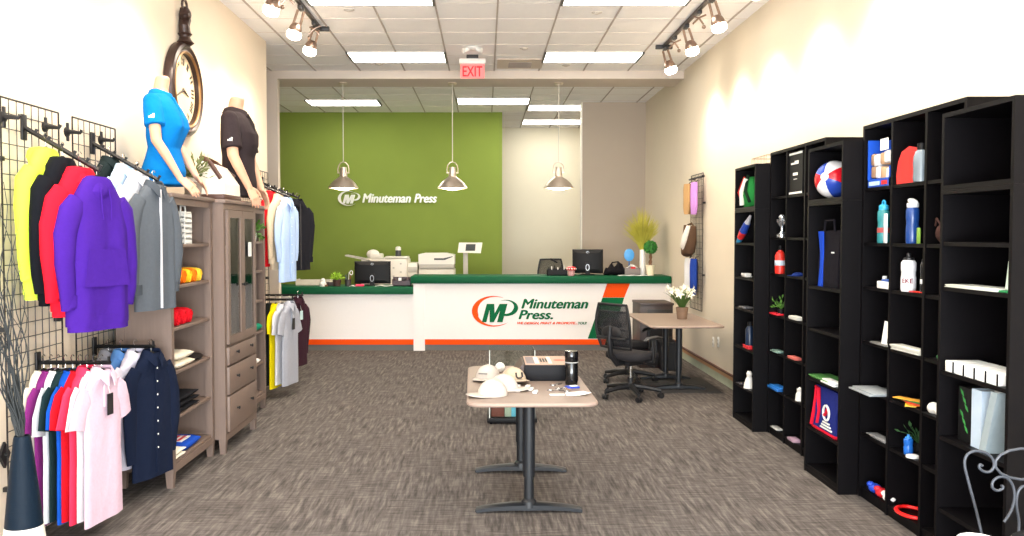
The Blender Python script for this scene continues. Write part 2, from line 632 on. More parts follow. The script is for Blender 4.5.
def spot(label, X, Y, side, group, power=None):
    """PAR lamp on a twin-rod yoke, aimed at the wall on its side (-1 left, +1 right)"""
    t = thing('track_spotlight', label, 'spotlight', (X, Y, ZC - .035), 0, group)
    ax = Vector((side * .30, .06, -.95)).normalized()
    pv = Vector((0, 0, -.045))
    MB().box(-.022, .022, -.06, .06, -.04, 0, .005).build('adapter', FXE, t)
    u = ax.cross(Vector((0, 1, 0))).normalized()
    w = ax.cross(u).normalized()
    for s in (-1, 1):
        MB().tube([pv + u * s * .03, pv + u * s * .036 + ax * .15], .013, 10).build('rod', COPP, t)
    c = pv + ax * .125
    prof = [(.03, 0), (.05, .02), (.062, .05), (.066, .08), (.064, .085)]
    rings = []
    for r_, z_ in prof:
        rings.append([c + ax * z_ + (u * math.cos(2 * PI * k / 20) + w * math.sin(2 * PI * k / 20)) * r_ for k in range(20)])
    MB().loft(rings).build('collar', COPP, t)
    b = MB()
    rings = []
    for r_, z_ in [(.06, .07), (.07, .1), (.072, .125), (.06, .15), (.03, .165), (.001, .168)]:
        rings.append([c + ax * z_ + (u * math.cos(2 * PI * k / 20) + w * math.sin(2 * PI * k / 20)) * r_ for k in range(20)])
    b.loft(rings)
    b.build('bulb', LAMPG, t)
    l = bpy.data.lights.new('spot_light', 'SPOT')
    l.energy, l.color, l.spot_size, l.spot_blend, l.shadow_soft_size = power or SPOT_W, (1, .86, .68), R(125), 1.0, .09
    lo = bpy.data.objects.new('spot_light', l)
    COL.objects.link(lo)
    lo.parent = t
    lo.location = c + ax * .2
    lo.rotation_euler = ax.to_track_quat('-Z', 'Y').to_euler()
    return t


track('bronze ceiling light track along the left wall', -1.79, 1.2, 9.45, (9.1, 7.9), -1)
track('bronze ceiling light track along the right wall', 2.13, 1.2, 10.35, (9.75, 8.65), 1)
GL, GR = 'lit spotlights on the left track', 'lit spotlights on the right track'
spot('lit spotlight at the far end of the left track', -1.79, 9.2, -1, GL)
spot('lit spotlight on the left track, second from its far end', -1.79, 8.45, -1, GL)
spot('lit spotlight on the left track cut by the top edge of the photo', -1.79, 7.55, -1, GL)
for yy in (6.2, 4.9, 3.5):
    spot('lit spotlight of the left track above the photo', -1.79, yy, -1, 'unseen left track spotlights')
spot('lit spotlight at the far end of the right track', 2.13, 10.25, 1, GR)
spot('lit spotlight on the right track, second from its far end', 2.13, 9.2, 1, GR)
spot('lit spotlight on the right track, nearest one in the photo', 2.13, 8.15, 1, GR)
for yy in (7.0, 5.8, 4.6, 3.4):
    spot('lit spotlight of the right track above the photo', 2.13, yy, 1, 'unseen right track spotlights')
# ------------------------------------------------------------------ left wall: grid panels, arms, hangers, garments
GRIDM = mat('grid_wire_black', (38, 36, 36), rough=0.45, metal=0.4)


def grid_panel(label, X, Y0, z1=2.42, w=.61, z0=.02, group='black wire grid panels on the left wall', step=.0763, face=1):
    t = thing('grid_panel', label, 'grid panel', (X, Y0, 0), 0, group)
    q = MB()
    for yy in (0, w):
        q.cyl((0, yy, z0), (0, yy, z1), .0055, n=6)
    for zz in (z0, z1):
        q.cyl((0, 0, zz), (0, w, zz), .0055, n=6)
    q.build('frame', GRIDM, t)
    q = MB()
    n = round(w / step)
    for k in range(1, n):
        q.cyl((0, k * w / n, z0), (0, k * w / n, z1), .0028, n=5)
    m = int((z1 - z0) / step / 1.02)
    for k in range(1, m):
        q.cyl((.003 * face, 0, z0 + k * (z1 - z0) / m), (.003 * face, w, z0 + k * (z1 - z0) / m), .0028, n=5)
    q.build('wire_mesh', GRIDM, t)
    for yy in (.02, w - .02):
        for zz in (.35, 1.2, 2.1):
            if z0 < zz < z1:
                a, b = (-.035, 0) if face > 0 else (0, .035)
                MB().box(a, b, yy - .012, yy + .012, zz - .012, zz + .012).build('wall_bracket', GRIDM, t)
    return t


GX = XL + .04
grid_panel('black wire grid panel at the left edge of the photo, behind hoodies and vase', GX, 4.50)
grid_panel('black wire grid panel behind the grey jacket, second from the camera', GX, 5.28)
grid_panel('black wire grid panel beyond the wood cabinets, behind the red jacket', GX, 8.75)
grid_panel('black wire grid panel nearest the green wall, behind the black jacket', GX, 9.40)


def arm(label, Y, x1, z1, z0=2.285, group='slanted black waterfall arms'):
    t = thing('waterfall_arm', label, 'rack arm', (GX, Y, z0), 0, group)
    dx, dz = x1 - GX, z1 - z0
    MB().box(.005, .02, -.025, .025, -.07, .07, .004).build('mount_plate', BLACKM, t)
    MB().tube([(.015, 0, 0), (dx, 0, dz)], .013, 4).build('bar', BLACKM, t)
    d = Vector((dx, 0, dz)).normalized()
    nrm = Vector((-d.z, 0, d.x))
    for k in range(1, 7):
        p = Vector((dx, 0, dz)) * (k / 6.05)
        MB().cyl(p, p + nrm * .032, .007, .009, 6).build('peg', BLACKM, t)
    return t


def bar(label, Y, x1, z, group='straight black hanging bars'):
    t = thing('hanging_bar', label, 'rack arm', (GX, Y, z), 0, group)
    MB().box(.005, .02, -.025, .025, -.06, .06, .004).build('mount_plate', BLACKM, t)
    MB().tube([(.015, 0, 0), (x1 - GX, 0, 0)], .012, 4).build('bar', BLACKM, t)
    MB().cyl((x1 - GX - .01, 0, -.005), (x1 - GX - .01, 0, .035), .008, n=6).build('end_stop', BLACKM, t)
    return t


arm('slanted black waterfall arm holding the hoodies', 4.70, -2.10, 2.05)
arm('slanted black waterfall arm holding the grey and white jackets', 5.52, -2.09, 2.05)
arm('slanted black waterfall arm beyond the cabinets holding red and light blue jackets', 9.05, -2.05, 2.10)
arm('slanted black waterfall arm nearest the green wall holding the black jacket', 9.73, -2.10, 2.12)
LZ = .985
bar('straight black bar low on the grid holding the T-shirts', 4.80, -2.10, LZ)
bar('straight black bar low on the grid holding the button shirts', 5.50, -2.12, LZ)
bar('straight black bar low beyond the cabinets holding yellow and grey shirts', 9.05, -2.02, 1.02)
bar('straight black bar low beyond the cabinets holding the dark maroon shirt', 9.73, -2.06, 1.02)

for px, py, lb in ((2, 117, 'small black wall hook at the left edge of the photo'), (44, 127, 'small black hook on the grid just beside the hoodie arm'), (66, 132, 'small black hook in the gap between the two front grid panels'), (100, 140, 'small black hook on the second grid beside the jacket arm')):
    p = atX(px, py, GX + .01)
    t = thing('wall_hook', lb, 'hook', p, 0, 'small black hooks on the grids')
    MB().lathe([(0, -.0), (.03, 0), (.03, .012), (.012, .02), (0, .021)], 12).build('disc', BLACKM, t, rot=(0, PI / 2, 0))
    MB().box(0.004, .016, -.012, .012, -.055, .055, .004).build('mount_plate', BLACKM, t)
    MB().tube([(.012, 0, 0), (.04, 0, .0), (.085, 0, -.005), (.095, 0, .012)], [.016, .012, .010, .010], 8).build('peg', BLACKM, t)


def hanger(label, loc, rz, group, slope=1.0):
    """hook over the bar at loc, shoulders below"""
    t = thing('clothes_hanger', label, 'hanger', loc, rz, group)
    q = MB()
    q.tube([Vector((0, 0, -.062)), Vector((0, 0, -.02)), Vector((.012, 0, -.008)), Vector((.017, 0, .006)), Vector((.008, 0, .019)), Vector((-.006, 0, .020)), Vector((-.015, 0, .010))], .0025, 6)
    q.build('hook', CHROME, t)
    q = MB()
    q.tube([(x, 0, -.066 - (-.066 - z) * slope) for x, z in ((-.165, -.158), (-.11, -.118), (-.05, -.078), (0, -.066), (.05, -.078), (.11, -.118), (.165, -.158))], [.006, .009, .012, .013, .012, .009, .006], 8)
    q.build('shoulder_bar', BLACKP, t)
    return t


def ring_el(z, w, t, ph, amp, n=36, cx=0.0, cy=0.0, p=2.6):
    out = []
    for k in range(n):
        a = 2 * PI * k / n
        ca, sa = math.cos(a), math.sin(a)
        x = w * math.copysign(abs(ca) ** (2 / p), ca)
        y = t * math.copysign(abs(sa) ** (2 / p), sa)
        y += amp * math.sin(x * 26 + ph + z * 2.2) * (1 if sa > 0 else .7) + amp * .6 * math.sin(x * 51 + ph * 2.1)
        out.append((cx + x, cy + y, z))
    return out


def garment(name, cat, label, group, loc, rz, color, L=.74, w=.235, th=.045, sleeve='short', top='tee', fold=.006, extras=(), sc=1.0, clothname=None, trim=None, slope=1.15):
    """clothing on a hanger: front faces local +Y (rz turns it), origin at the hanger hook"""
    t = thing(name, label, cat, loc, rz, group)
    hanger('black plastic hanger inside ' + label.split(',')[0].replace('hanging ', '')[:70], loc, rz, 'black hangers holding the clothes', slope * 1.12)['label']
    m = cloth(clothname or name + '_%d_%d_%d' % color, color)
    tm = cloth('trim_%d_%d_%d' % trim, trim) if trim else m
    ph = random.random() * 6
    s = sc
    L *= random.uniform(.97, 1.03)
    t.rotation_euler = (0, 0, rz + R(random.uniform(-2.5, 2.5)))
    jx, jz = random.uniform(-1, 1), random.uniform(-1, 1)
    z0 = -.066
    levels = [(z0, .060, .032), (z0 - .012, .085, .04), (z0 - .035, .115, .045), (z0 - .085, .168, th * .9), (z0 - .13, .195, th), (z0 - .19, w * .97, th * 1.15), (z0 - .30, w * .97, th * 1.2), (z0 - .45, w * .96, th * 1.15), (z0 - .6, w, th * 1.1), (z0 - L + .02, w * 1.03, th * 1.08), (z0 - L, w * 1.03, th * 1.05)]
    levels = [((l[0] if l[0] > z0 - .03 else (z0 + (l[0] - z0) * slope if l[0] > z0 - .2 else l[0] - .19 * (slope - 1) * max(0, 1 - (z0 - .2 - l[0]) / .4))), l[1], l[2]) for l in levels]
    levels = [l for l in levels if l[0] >= z0 - L - 1e-6]
    q = MB()
    rings = []
    for i, (z, ww, tt) in enumerate(levels):
        f = fold * min(1, max(0, (-z - .12) / .3))
        rings.append(ring_el(z, ww * s, tt, ph, f))
    q.loft(rings)
    body = q.build('body', m, t)
    # sleeves
    for sx in (-1, 1):
        if sleeve == 'none':
            continue
        q = MB()
        if sleeve == 'short':
            path = [(.145, -.15, .055), (.178, -.195, .068), (.205, -.27, .076), (.22, -.36, .08)]
            fl = [.55 * th / .045, .6 * th / .045, .5 * th / .045, .45 * th / .045]
        else:
            path = [(.145, -.15, .055), (.185, -.205, .068), (.215, -.33, .066), (.222, -.48, .058), (.21, -.62, .05), (.198, -.72, .044)]
            fl = [.6 * th / .045] * 6
        path = [(x * (1 + .12 * jx * max(0, j_ - 1) / 3), z - .1 * (slope - 1) - .02 * jz * j_ / 3, r_) for j_, (x, z, r_) in enumerate(path)]
        rr = []
        for j, (x, z, r_) in enumerate(path):
            rad = []
            # direction of the path
            a = Vector(path[min(j + 1, len(path) - 1)][:2]) - Vector(path[max(j - 1, 0)][:2])
            a.normalize()
            nx, nz = -a.y, a.x
            for k in range(20):
                c_, s_ = math.cos(2 * PI * k / 20), math.sin(2 * PI * k / 20)
                wob = 1 + .07 * math.sin(3 * 2 * PI * k / 20 + j * 1.3 + ph)
                rad.append((sx * (x + nx * c_ * r_ * wob) * s, s_ * r_ * fl[j] * wob + .004 * math.sin(j * 2 + ph), z + nz * c_ * r_ * wob))
            rr.append(rad)
        q.loft(rr)
        q.build('sleeve', m, t)
        if sleeve == 'long' and top in ('hood', 'jacket'):
            q = MB().loft([ring_el(z, .04, .032, 0, 0, 16, cx=sx * .197 * s) for z in (-.70, -.715, -.75, -.765)])
            q.build('cuff', tm, t)
    if top == 'hood':
        q = MB()
        rings = []
        for z, ww, y0, tt in ((-.155, .075, .0, .045), (-.12, .095, -.005, .062), (-.085, .088, -.02, .068), (-.055, .066, -.03, .06), (-.035, .05, -.035, .045), (-.028, .02, -.035, .02)):
            rings.append(ring_el(z - .03, ww, tt, ph, .004, 28, cy=y0))
        q.loft(rings).build('hood', m, t)
        q = MB().sheet(lambda u, v: (-.13 + .26 * u + (.035 * (1 - v) if u > .5 else -.035 * (1 - v)) * (abs(u - .5) * 2), th * 1.24 + .004, -.66 + .2 * v), 8, 4, (0, .003, 0))
        q.build('front_pocket', m, t)
        MB().loft([ring_el(z, w * .99 * s, th * 1.12, ph, fold * .6) for z in (z0 - L + .05, z0 - L + .04, z0 - L - .02, z0 - L - .03)]).build('hem_band', tm, t)
        q = MB()
        for sx in (-1, 1):
            q.tube([(sx * .03, th + .005, -.13), (sx * .034, th * 1.2 + .006, -.2), (sx * .03, th * 1.25 + .008, -.3)], .004, 6)
        q.build('drawstring', m, t)
    elif top == 'tee':
        MB().tube([(.062 * math.cos(a) , .036 * math.sin(a), -.07 - .02 * max(0, math.sin(a))) for a in [2 * PI * k / 20 for k in range(20)]], .008, 6, closed=True).build('neckband', tm, t)
    elif top in ('polo', 'shirt', 'jacket'):
        q = MB()
        N_ = 22
        rings = []
        for dz, k in ((0.008, .95), (.022, .92), (.026, 1.0), (.012, 1.15), (-.018, 1.38), (-.021, 1.30), (.004, 1.08)):
            ring = []
            for j in range(N_ + 1):
                a = PI / 2 + R(14) + (2 * PI - R(28)) * j / N_
                fr = max(0, math.sin(a))
                drop = .045 * fr ** 3
                ring.append((.062 * k * math.cos(a) * (1 + .25 * fr * (k > 1.2)), .040 * k * math.sin(a) + .012 * fr, -.066 + dz - drop - (.03 * fr ** 4 if k > 1.2 else 0)))
            rings.append(ring)
        vr = [[q.v(p) for p in r_] for r_ in rings]
        M_ = len(vr)
        for a_ in range(M_):
            for j in range(N_):
                q.face([vr[a_][j], vr[a_][j + 1], vr[(a_ + 1) % M_][j + 1], vr[(a_ + 1) % M_][j]])
        q.face([r_[0] for r_ in vr]); q.face([r_[-1] for r_ in vr])
        q.build('collar', tm, t)
        if top == 'shirt':
            MB().box(-.014, .014, th * 1.18, th * 1.2 + .008, z0 - L + .03, -.11).build('placket', m, t, smooth=False)
            for k in range(7):
                MB().ball((0, th * 1.2 + .010, -.16 - k * (L - .2) / 7), .006, (1, .5, 1), 8, 6).build('button', tm if trim else WHITEP, t)
        elif top == 'polo':
            MB().box(-.013, .013, th * .9, th * 1.2 + .006, -.27, -.11).build('placket', tm, t, smooth=False)
        else:
            MB().box(-.006, .006, th * 1.1, th * 1.2 + .008, z0 - L + .01, -.1).build('zipper', mat('zip_' + ('d' if sum(color) < 200 else 'l'), (60, 60, 62) if sum(color) < 200 else (200, 200, 205), rough=.4), t, smooth=False)
    for e in extras:
        if e[0] == 'tag':
            _, x, z, ww, hh, cc = e
            tt = MB().box(x - ww / 2, x + ww / 2, th * 1.35 + .012, th * 1.35 + .015, z - hh / 2, z + hh / 2).build('hang_tag', mat('tag_%d_%d_%d' % cc, cc, rough=.6), t, smooth=False)
            tt['label'] = 'rectangular hang tag'
            MB().tube([(x, th * 1.35 + .0135, z + hh / 2), (x * .9, th * 1.3, z + hh / 2 + .06)], .0015, 5).build('tag_string', PAPER, t)
        if e[0] == 'patch':
            _, x, z, ww, hh, cc = e
            MB().box(x - ww / 2, x + ww / 2, th * 1.25, th * 1.25 + .012, z - hh / 2, z + hh / 2).build('patch', mat('tag_%d_%d_%d' % cc, cc, rough=.6), t, smooth=False)
        if e[0] == 'waistband':
            MB().loft([ring_el(z, w * 1.0, th * 1.1, ph, fold * .6) for z in (z0 - L + .04, z0 - L + .03, z0 - L - .02, z0 - L - .03)]).build('waistband', tm, t)
    return t


R0 = -PI / 2
# hoodies on the first arm
GH = 'hoodies on the first waterfall arm'


def on_arm(x, Y, X1, Z1, Z0=2.285):
    k = (x - GX) / (X1 - GX)
    return (x, Y, Z0 + (Z1 - Z0) * k + .024)


HO = dict(slope=1.5, L=.78, w=.205, th=.05, sleeve='long', top='hood', fold=.011)
garment('hoodie', 'hoodie', 'neon yellow hoodie hanging behind the black one', GH, on_arm(-2.39, 4.70, -2.10, 2.05), R0 - R(4), (214, 244, 70), **HO)
garment('hoodie', 'hoodie', 'black hoodie hanging between the neon yellow and red ones', GH, on_arm(-2.30, 4.70, -2.10, 2.05), R0 - R(6), (14, 16, 22), **HO)
garment('hoodie', 'hoodie', 'red hoodie hanging behind the purple one', GH, on_arm(-2.205, 4.70, -2.10, 2.05), R0 - R(12), (222, 24, 44), **HO)
garment('hoodie', 'hoodie', 'purple hoodie hanging frontmost on the first arm', GH, on_arm(-2.115, 4.70, -2.10, 2.05), R0 - R(22), (62, 28, 128), **HO)
# jackets on the second arm
GJ = 'jackets on the second waterfall arm'
JK = dict(L=.78, w=.195, th=.038, sleeve='long', top='jacket')
garment('jacket', 'jacket', 'dark green-black jacket hanging behind the white one', GJ, on_arm(-2.40, 5.52, -2.09, 2.05), R0 - R(4), (26, 36, 38), **JK)
garment('shirt', 'shirt', 'pale blue shirt hanging between dark and white jackets', GJ, on_arm(-2.31, 5.52, -2.09, 2.05), R0 - R(6), (186, 208, 232), **dict(JK, top='shirt', th=.03, L=.8))
garment('jacket', 'jacket', 'white jacket hanging behind the grey one', GJ, on_arm(-2.22, 5.52, -2.09, 2.05), R0 - R(10), (206, 206, 212), **JK)
garment('jacket', 'jacket', 'shiny grey jacket hanging frontmost beside the bookcase', GJ, on_arm(-2.12, 5.52, -2.09, 2.05), R0 - R(16), (86, 92, 100), **dict(JK, trim=(70, 76, 84)))
# T-shirts on the low bar
GT = 'T-shirts on the low front bar'
TS = dict(L=.83, w=.19, th=.017, sleeve='short', fold=.003, sc=.92)
cols = [((236, 228, 206), 'cream T-shirt hanging furthest back on the low front bar', 'tee', {}),
        ((120, 40, 110), 'plum purple T-shirt hanging next to the cream one', 'tee', {}),
        ((214, 217, 222), 'white T-shirt hanging between purple and dark green ones', 'tee', {}),
        ((24, 44, 48), 'dark green T-shirt hanging between white and blue ones', 'tee', {}),
        ((20, 78, 178), 'royal blue T-shirt hanging next to the red one', 'tee', {}),
        ((196, 22, 36), 'red T-shirt hanging between blue and coral pink ones', 'tee', {}),
        ((236, 56, 88), 'coral pink T-shirt hanging third from the front', 'polo', {}),
        ((208, 203, 207), 'white T-shirt hanging second from the front', 'tee', {}),
        ((208, 180, 196), 'pale pink polo shirt with black hang tag, frontmost', 'polo', dict(extras=(('tag', -.02, -.26, .055, .12, (26, 22, 26)),)))]
for i, (c, lb, tp, ex) in enumerate(cols):
    garment('t_shirt', 'shirt', lb, GT, (-2.475 + .0405 * i, 4.80, LZ + .024), R0 - R(2 + i * .8), c, top=tp, **dict(TS, **ex))
GB = 'button shirts on the low second bar'
BS = dict(L=.76, w=.19, th=.03, sleeve='long', top='shirt', fold=.004, sc=.95)
for i, (x, c, lb, tr) in enumerate([(-2.42, (128, 128, 136), 'grey button shirt hanging behind the blue one', None), (-2.335, (84, 128, 186), 'denim blue button shirt hanging between grey and lavender ones', None), (-2.245, (222, 216, 230), 'pale lavender button shirt hanging behind the navy one', None), (-2.145, (20, 28, 48), 'dark navy button shirt with white buttons, frontmost', (16, 24, 42))]):
    g_ = garment('button_shirt', 'shirt', lb, GB, (x, 5.50, LZ + .024), R0 - R(8 + 4 * i), c, **dict(BS, trim=None, L=.80 if i == 3 else .74))
# third rack beyond the cabinets
GA = 'jackets beyond the cabinets'
garment('jacket', 'jacket', 'red jacket hanging beyond the cabinets behind the tan one', GA, on_arm(-2.25, 9.05, -2.05, 2.10), R0 - R(6), (206, 26, 36), **JK)
garment('jacket', 'jacket', 'tan jacket hanging between red and light blue ones', GA, on_arm(-2.17, 9.05, -2.05, 2.10), R0 - R(8), (204, 186, 160), **JK)
garment('shirt', 'shirt', 'light blue shirt hanging beyond the cabinets in front of the tan jacket', GA, on_arm(-2.08, 9.05, -2.05, 2.10), R0 - R(12), (176, 200, 236), **dict(JK, top='shirt', th=.036, L=.84))
garment('jacket', 'jacket', 'dark navy jacket hanging behind the black one by the green wall', GA, on_arm(-2.27, 9.73, -2.10, 2.12), R0 - R(10), (34, 34, 62), **JK)
garment('jacket', 'jacket', 'black jacket with white chest patch hanging against the green wall', GA, on_arm(-2.12, 9.73, -2.10, 2.12), R0 - R(30), (30, 30, 36), **dict(JK, extras=(('patch', .10, -.27, .05, .1, (220, 220, 222)),)))
GK = 'shirts on the low bars beyond the cabinets'
TK = dict(L=.86, w=.195, th=.022, sleeve='short', fold=.004, sc=.95)
garment('t_shirt', 'shirt', 'black T-shirt hanging behind the yellow one', GK, (-2.27, 9.05, 1.044), R0 - R(4), (26, 30, 28), **TK)
garment('t_shirt', 'shirt', 'bright yellow T-shirt hanging between black and white ones', GK, (-2.205, 9.05, 1.044), R0 - R(5), (240, 220, 20), **TK)
garment('t_shirt', 'shirt', 'white T-shirt hanging beyond the cabinets, next to the yellow one', GK, (-2.14, 9.05, 1.044), R0 - R(8), (212, 212, 216), **TK)
garment('t_shirt', 'shirt', 'heather grey polo shirt with black hang tag', GK, (-2.06, 9.05, 1.044), R0 - R(14), (164, 166, 176), **dict(TK, top='polo', extras=(('tag', -.0, -.28, .06, .12, (24, 24, 26)),)))
garment('shirt', 'shirt', 'dark maroon long-sleeved shirt with white and teal tag by the counter', GK, (-2.12, 9.73, 1.044), R0 - R(16), (58, 34, 44), **dict(TK, top='polo', sleeve='long', L=.76, th=.03, extras=(('tag', .02, -.25, .06, .1, (196, 226, 226)),)))

# ------------------------------------------------------------------ wood cabinets
WOOD = mat('grey_brown_wood', (114, 96, 86), rough=0.55, var=0.14, scale=9, stretch=(6, 6, .6), bump=.05, bscale=30)
WOODD = WOOD


def hemnes(label, X1, Y0, Y1, ztop, glass=False, zs=()):
    """X1 is the front face; stands against the left wall"""
    w, dp = Y1 - Y0, .37
    t = thing('glass_door_cabinet' if glass else 'open_bookcase', label, 'cabinet' if glass else 'bookcase', (X1, (Y0 + Y1) / 2, 0), 0)
    h = w / 2
    MB().box(-dp - .01, .02, -h - .012, h + .012, ztop - .03, ztop, .004).build('top_board', WOOD, t)
    for s in (-1, 1):
        a, b = (s * h - .025, s * h) if s > 0 else (-h, -h + .025)
        sp = MB().box(-dp + .05, -.05, a + (.006 if s < 0 else 0), b - (.006 if s > 0 else 0), .115, ztop - .03).build('side_panel', WOOD, t, smooth=False)
        c0, c1 = (h - .03, h) if s > 0 else (-h, -h + .03)
        for za, zb in ((ztop - .11, ztop - .03), (.115, .19), (.95, 1.0)):
            MB().box(-dp + .05, -.05, c0, c1, za, zb).build('side_rail', WOOD, t, smooth=False)
        for x0, x1 in ((-.055, 0), (-dp, -dp + .055)):
            q = MB()
            rings = []
            for z, k in ((0, .75), (.11, 1), (ztop - .03, 1)):
                xm = (x0 + x1) / 2
                ym = (c0 + c1) / 2 + s * (-.008)
                rings.append([(xm + .0275 * k * a_, ym + .024 * k * b_, z) for a_, b_ in ((-1, -1), (1, -1), (1, 1), (-1, 1))])
            q.loft(rings).build('corner_post', WOOD, t, smooth=False)
    MB().box(-dp + .01, -dp + .022, -h + .02, h - .02, .115, ztop - .03).build('back_panel', WOODD, t, smooth=False)
    MB().box(-.022, -.002, -h + .04, h - .04, .10, .15).build('front_rail', WOOD, t, smooth=False)
    MB().box(-.022, -.002, -h + .04, h - .04, ztop - .075, ztop - .03).build('front_rail', WOOD, t, smooth=False)
    for z in zs:
        MB().box(-dp + .022, -.012, -h + .026, h - .026, z - .022, z, .002).build('shelf', WOOD, t)
    return t, h


BZ = (.173, .466, .775, 1.071, 1.357, 1.636)
hemnes('open grey-brown wood bookcase with folded towels beside the hanging jackets', -2.085, 5.70, 6.58, 1.98, zs=BZ)
hemnes('open grey-brown wood bookcase behind the glass cabinet, next to red jacket', -2.16, 7.56, 8.44, 1.98, zs=BZ)
cab, ch = hemnes('grey-brown wood cabinet with glass doors above three drawers', -2.005, 6.60, 7.50, 1.975, True, (.155, .835, 1.09, 1.335, 1.64))
for y0, y1, kn in ((-ch + .052, -.003, -.03), (.003, ch - .052, .035)):
    d = MB().box(.0, .02, y0, y0 + .055, .85, 1.895).box(.0, .02, y1 - .055, y1, .85, 1.895).box(.0, .02, y0 + .05, y1 - .05, .85, .91).box(.0, .02, y0 + .05, y1 - .05, 1.835, 1.895).build('door', WOOD, cab, smooth=False)
    MB().box(.006, .010, y0 + .05, y1 - .05, .905, 1.84).build('pane', GLASS, d, smooth=False)
    MB().lathe([(0, 0), (.008, 0), (.007, .012), (.014, .018), (.014, .024), (0, .028)], 12).build('knob', BLACKM, d, loc=(.02, kn, 1.30), rot=(0, PI / 2, 0))
for z0, z1 in ((.685, .825), (.455, .67), (.165, .44)):
    d = MB().box(-.3, .018, -ch + .055, ch - .055, z0, z1, .004).build('drawer', WOOD, cab)
    for yy in (-.2, .2):
        MB().lathe([(0, 0), (.008, 0), (.007, .012), (.014, .018), (.014, .024), (0, .028)], 12).build('knob', BLACKM, d, loc=(.018, yy, (z0 + z1) / 2 + .015), rot=(0, PI / 2, 0))
# card and things inside the cabinet
tag(MB().box(-1.982, -1.979, 7.2, 7.29, 1.52, 1.64).build('sign_card', PAPER, smooth=False), 'small white card stuck on the right glass door', 'card')


def basket(label, loc, sx, sy, sz, m, n=5, k=6):
    t = thing('lattice_box', label, 'box', loc)
    q = MB()
    q.box(-sx / 2, sx / 2, -sy / 2, sy / 2, 0, .01)
    for s in (-1, 1):
        for i in range(n + 1):
            yy = -sy / 2 + sy * i / n
            q.box(s * sx / 2 - .004, s * sx / 2 + .004, yy - .009, yy + .009, 0, sz)
        for i in range(k + 1):
            q.box(s * sx / 2 - .004, s * sx / 2 + .004, -sy / 2, sy / 2, sz * i / k - .006 + .006 * (i == 0), sz * i / k + .008)
        for i in range(n):
            xx = -sx / 2 + sx * i / n
            q.box(xx - .006, xx + .006, s * sy / 2 - .004, s * sy / 2 + .004, 0, sz)
        for i in range(k + 1):
            q.box(-sx / 2, sx / 2, s * sy / 2 - .004, s * sy / 2 + .004, sz * i / k, sz * i / k + .01)
    q.build('lattice', m, t, smooth=False)
    MB().tube([(0, -sy / 2, sz - .02), (0, -sy / 3, sz + .05), (0, sy / 3, sz + .05), (0, sy / 2, sz - .02)], .007, 6).build('handle', m, t)
    return t


basket('white lattice box on the middle shelf inside the glass cabinet', (-2.10, 7.06, 1.3355), .10, .22, .24, WHITEP)
basket('white perforated box in the top compartment of the near bookcase', (-2.14, 6.1, 1.636), .07, .12, .22, WHITEP)
def soft_pile(name, label, cat, loc, sx, sy, sz, color, group=None, n=2, logo=None):
    """folded cloth: n rounded layers"""
    t = thing(name, label, cat, loc, 0, group)
    for i in range(n):
        h = sz / n
        q = MB()
        ph = random.random() * 6
        pts = []
        rings = []
        for a in range(9):
            u = -1 + 2 * a / 8
            yy = u * sy / 2
            e = (1 - abs(u) ** 6) ** .5 if abs(u) < 1 else .15
            e = max(e, .3)
            rings.append([(sx / 2 * math.copysign(abs(math.cos(b)) ** .6, math.cos(b)) * (1 + .03 * math.sin(a + ph)), yy, i * h + h / 2 + h / 2 * .97 * e * math.copysign(abs(math.sin(b)) ** .7, math.sin(b)) * (1 + .05 * math.sin(a * 1.7 + ph))) for b in [2 * PI * k / 18 for k in range(18)]])
        q.loft(rings).build('fold', cloth('pile_%d_%d_%d' % color, color), t, ang=60)
    return t


def rolled(label, loc, r, length, color, group):
    t = thing('rolled_towel', label, 'towel', loc, 0, group)
    q = MB()
    rings = []
    for a in range(7):
        u = a / 6
        k = .82 if a in (0, 6) else 1
        rings.append([(-length / 2 + length * u, r * k * math.cos(b) * (1 + .05 * math.sin(3 * b + a)), r + r * k * math.sin(b) * (1 + .05 * math.sin(3 * b + a))) for b in [2 * PI * j / 16 for j in range(16)]])
    q.loft(rings).build('roll', cloth('roll_%d_%d_%d' % color, color), t)
    q = MB()
    pts = [(length / 2 + .001, (r * .8 - .007 * j * .35) * math.cos(j * .6), r + (r * .8 - .007 * j * .35) * math.sin(j * .6)) for j in range(16)]
    q.tube(pts, .004, 5).build('spiral_edge', cloth('roll_%d_%d_%d' % color, color), t)
    return t


bx = -2.085
for i, (y, c, lb) in enumerate(((5.92, (244, 186, 30), 'rolled golden yellow towel nearest the camera on its shelf'), (6.03, (240, 110, 20), 'rolled orange towel between two yellow ones'), (6.14, (246, 190, 40), 'rolled yellow towel in the middle of its row'), (6.25, (238, 120, 24), 'rolled orange towel second from the far end of its row'), (6.36, (244, 200, 60), 'rolled pale yellow towel at the far end of its row'))):
    rolled(lb, (-2.21, y, 1.357), .052, .2, c, 'yellow and orange towels in the bookcase')
for i, (y, lb) in enumerate(((5.9, 'rolled red towel nearest the camera'), (6.02, 'rolled red towel second from the camera'), (6.14, 'rolled red towel third from the camera'))):
    rolled(lb, (-2.21, y, 1.071), .056, .2, (204, 20, 34), 'red towels in the bookcase')
soft_pile('folded_towel', 'stack of folded cream towels on the bookcase shelf', 'towels', (-2.21, 6.02, .775), .22, .34, .11, (226, 216, 196), n=2)
soft_pile('folded_shirt', 'folded black clothing on the second lowest bookcase shelf', 'clothes', (-2.21, 6.05, .466), .22, .46, .12, (24, 24, 28), n=3)
soft_pile('folded_shirt', 'folded black cloth low on the shelf under cream towels', 'clothes', (-2.21, 6.33, .775), .2, .2, .05, (40, 34, 32), n=1)
t = soft_pile('folded_shirt', 'folded blue shirt with red and white flag print on the lowest shelf', 'shirt', (-2.2, 6.13, .173), .2, .36, .07, (26, 70, 170), n=1)
q = MB()
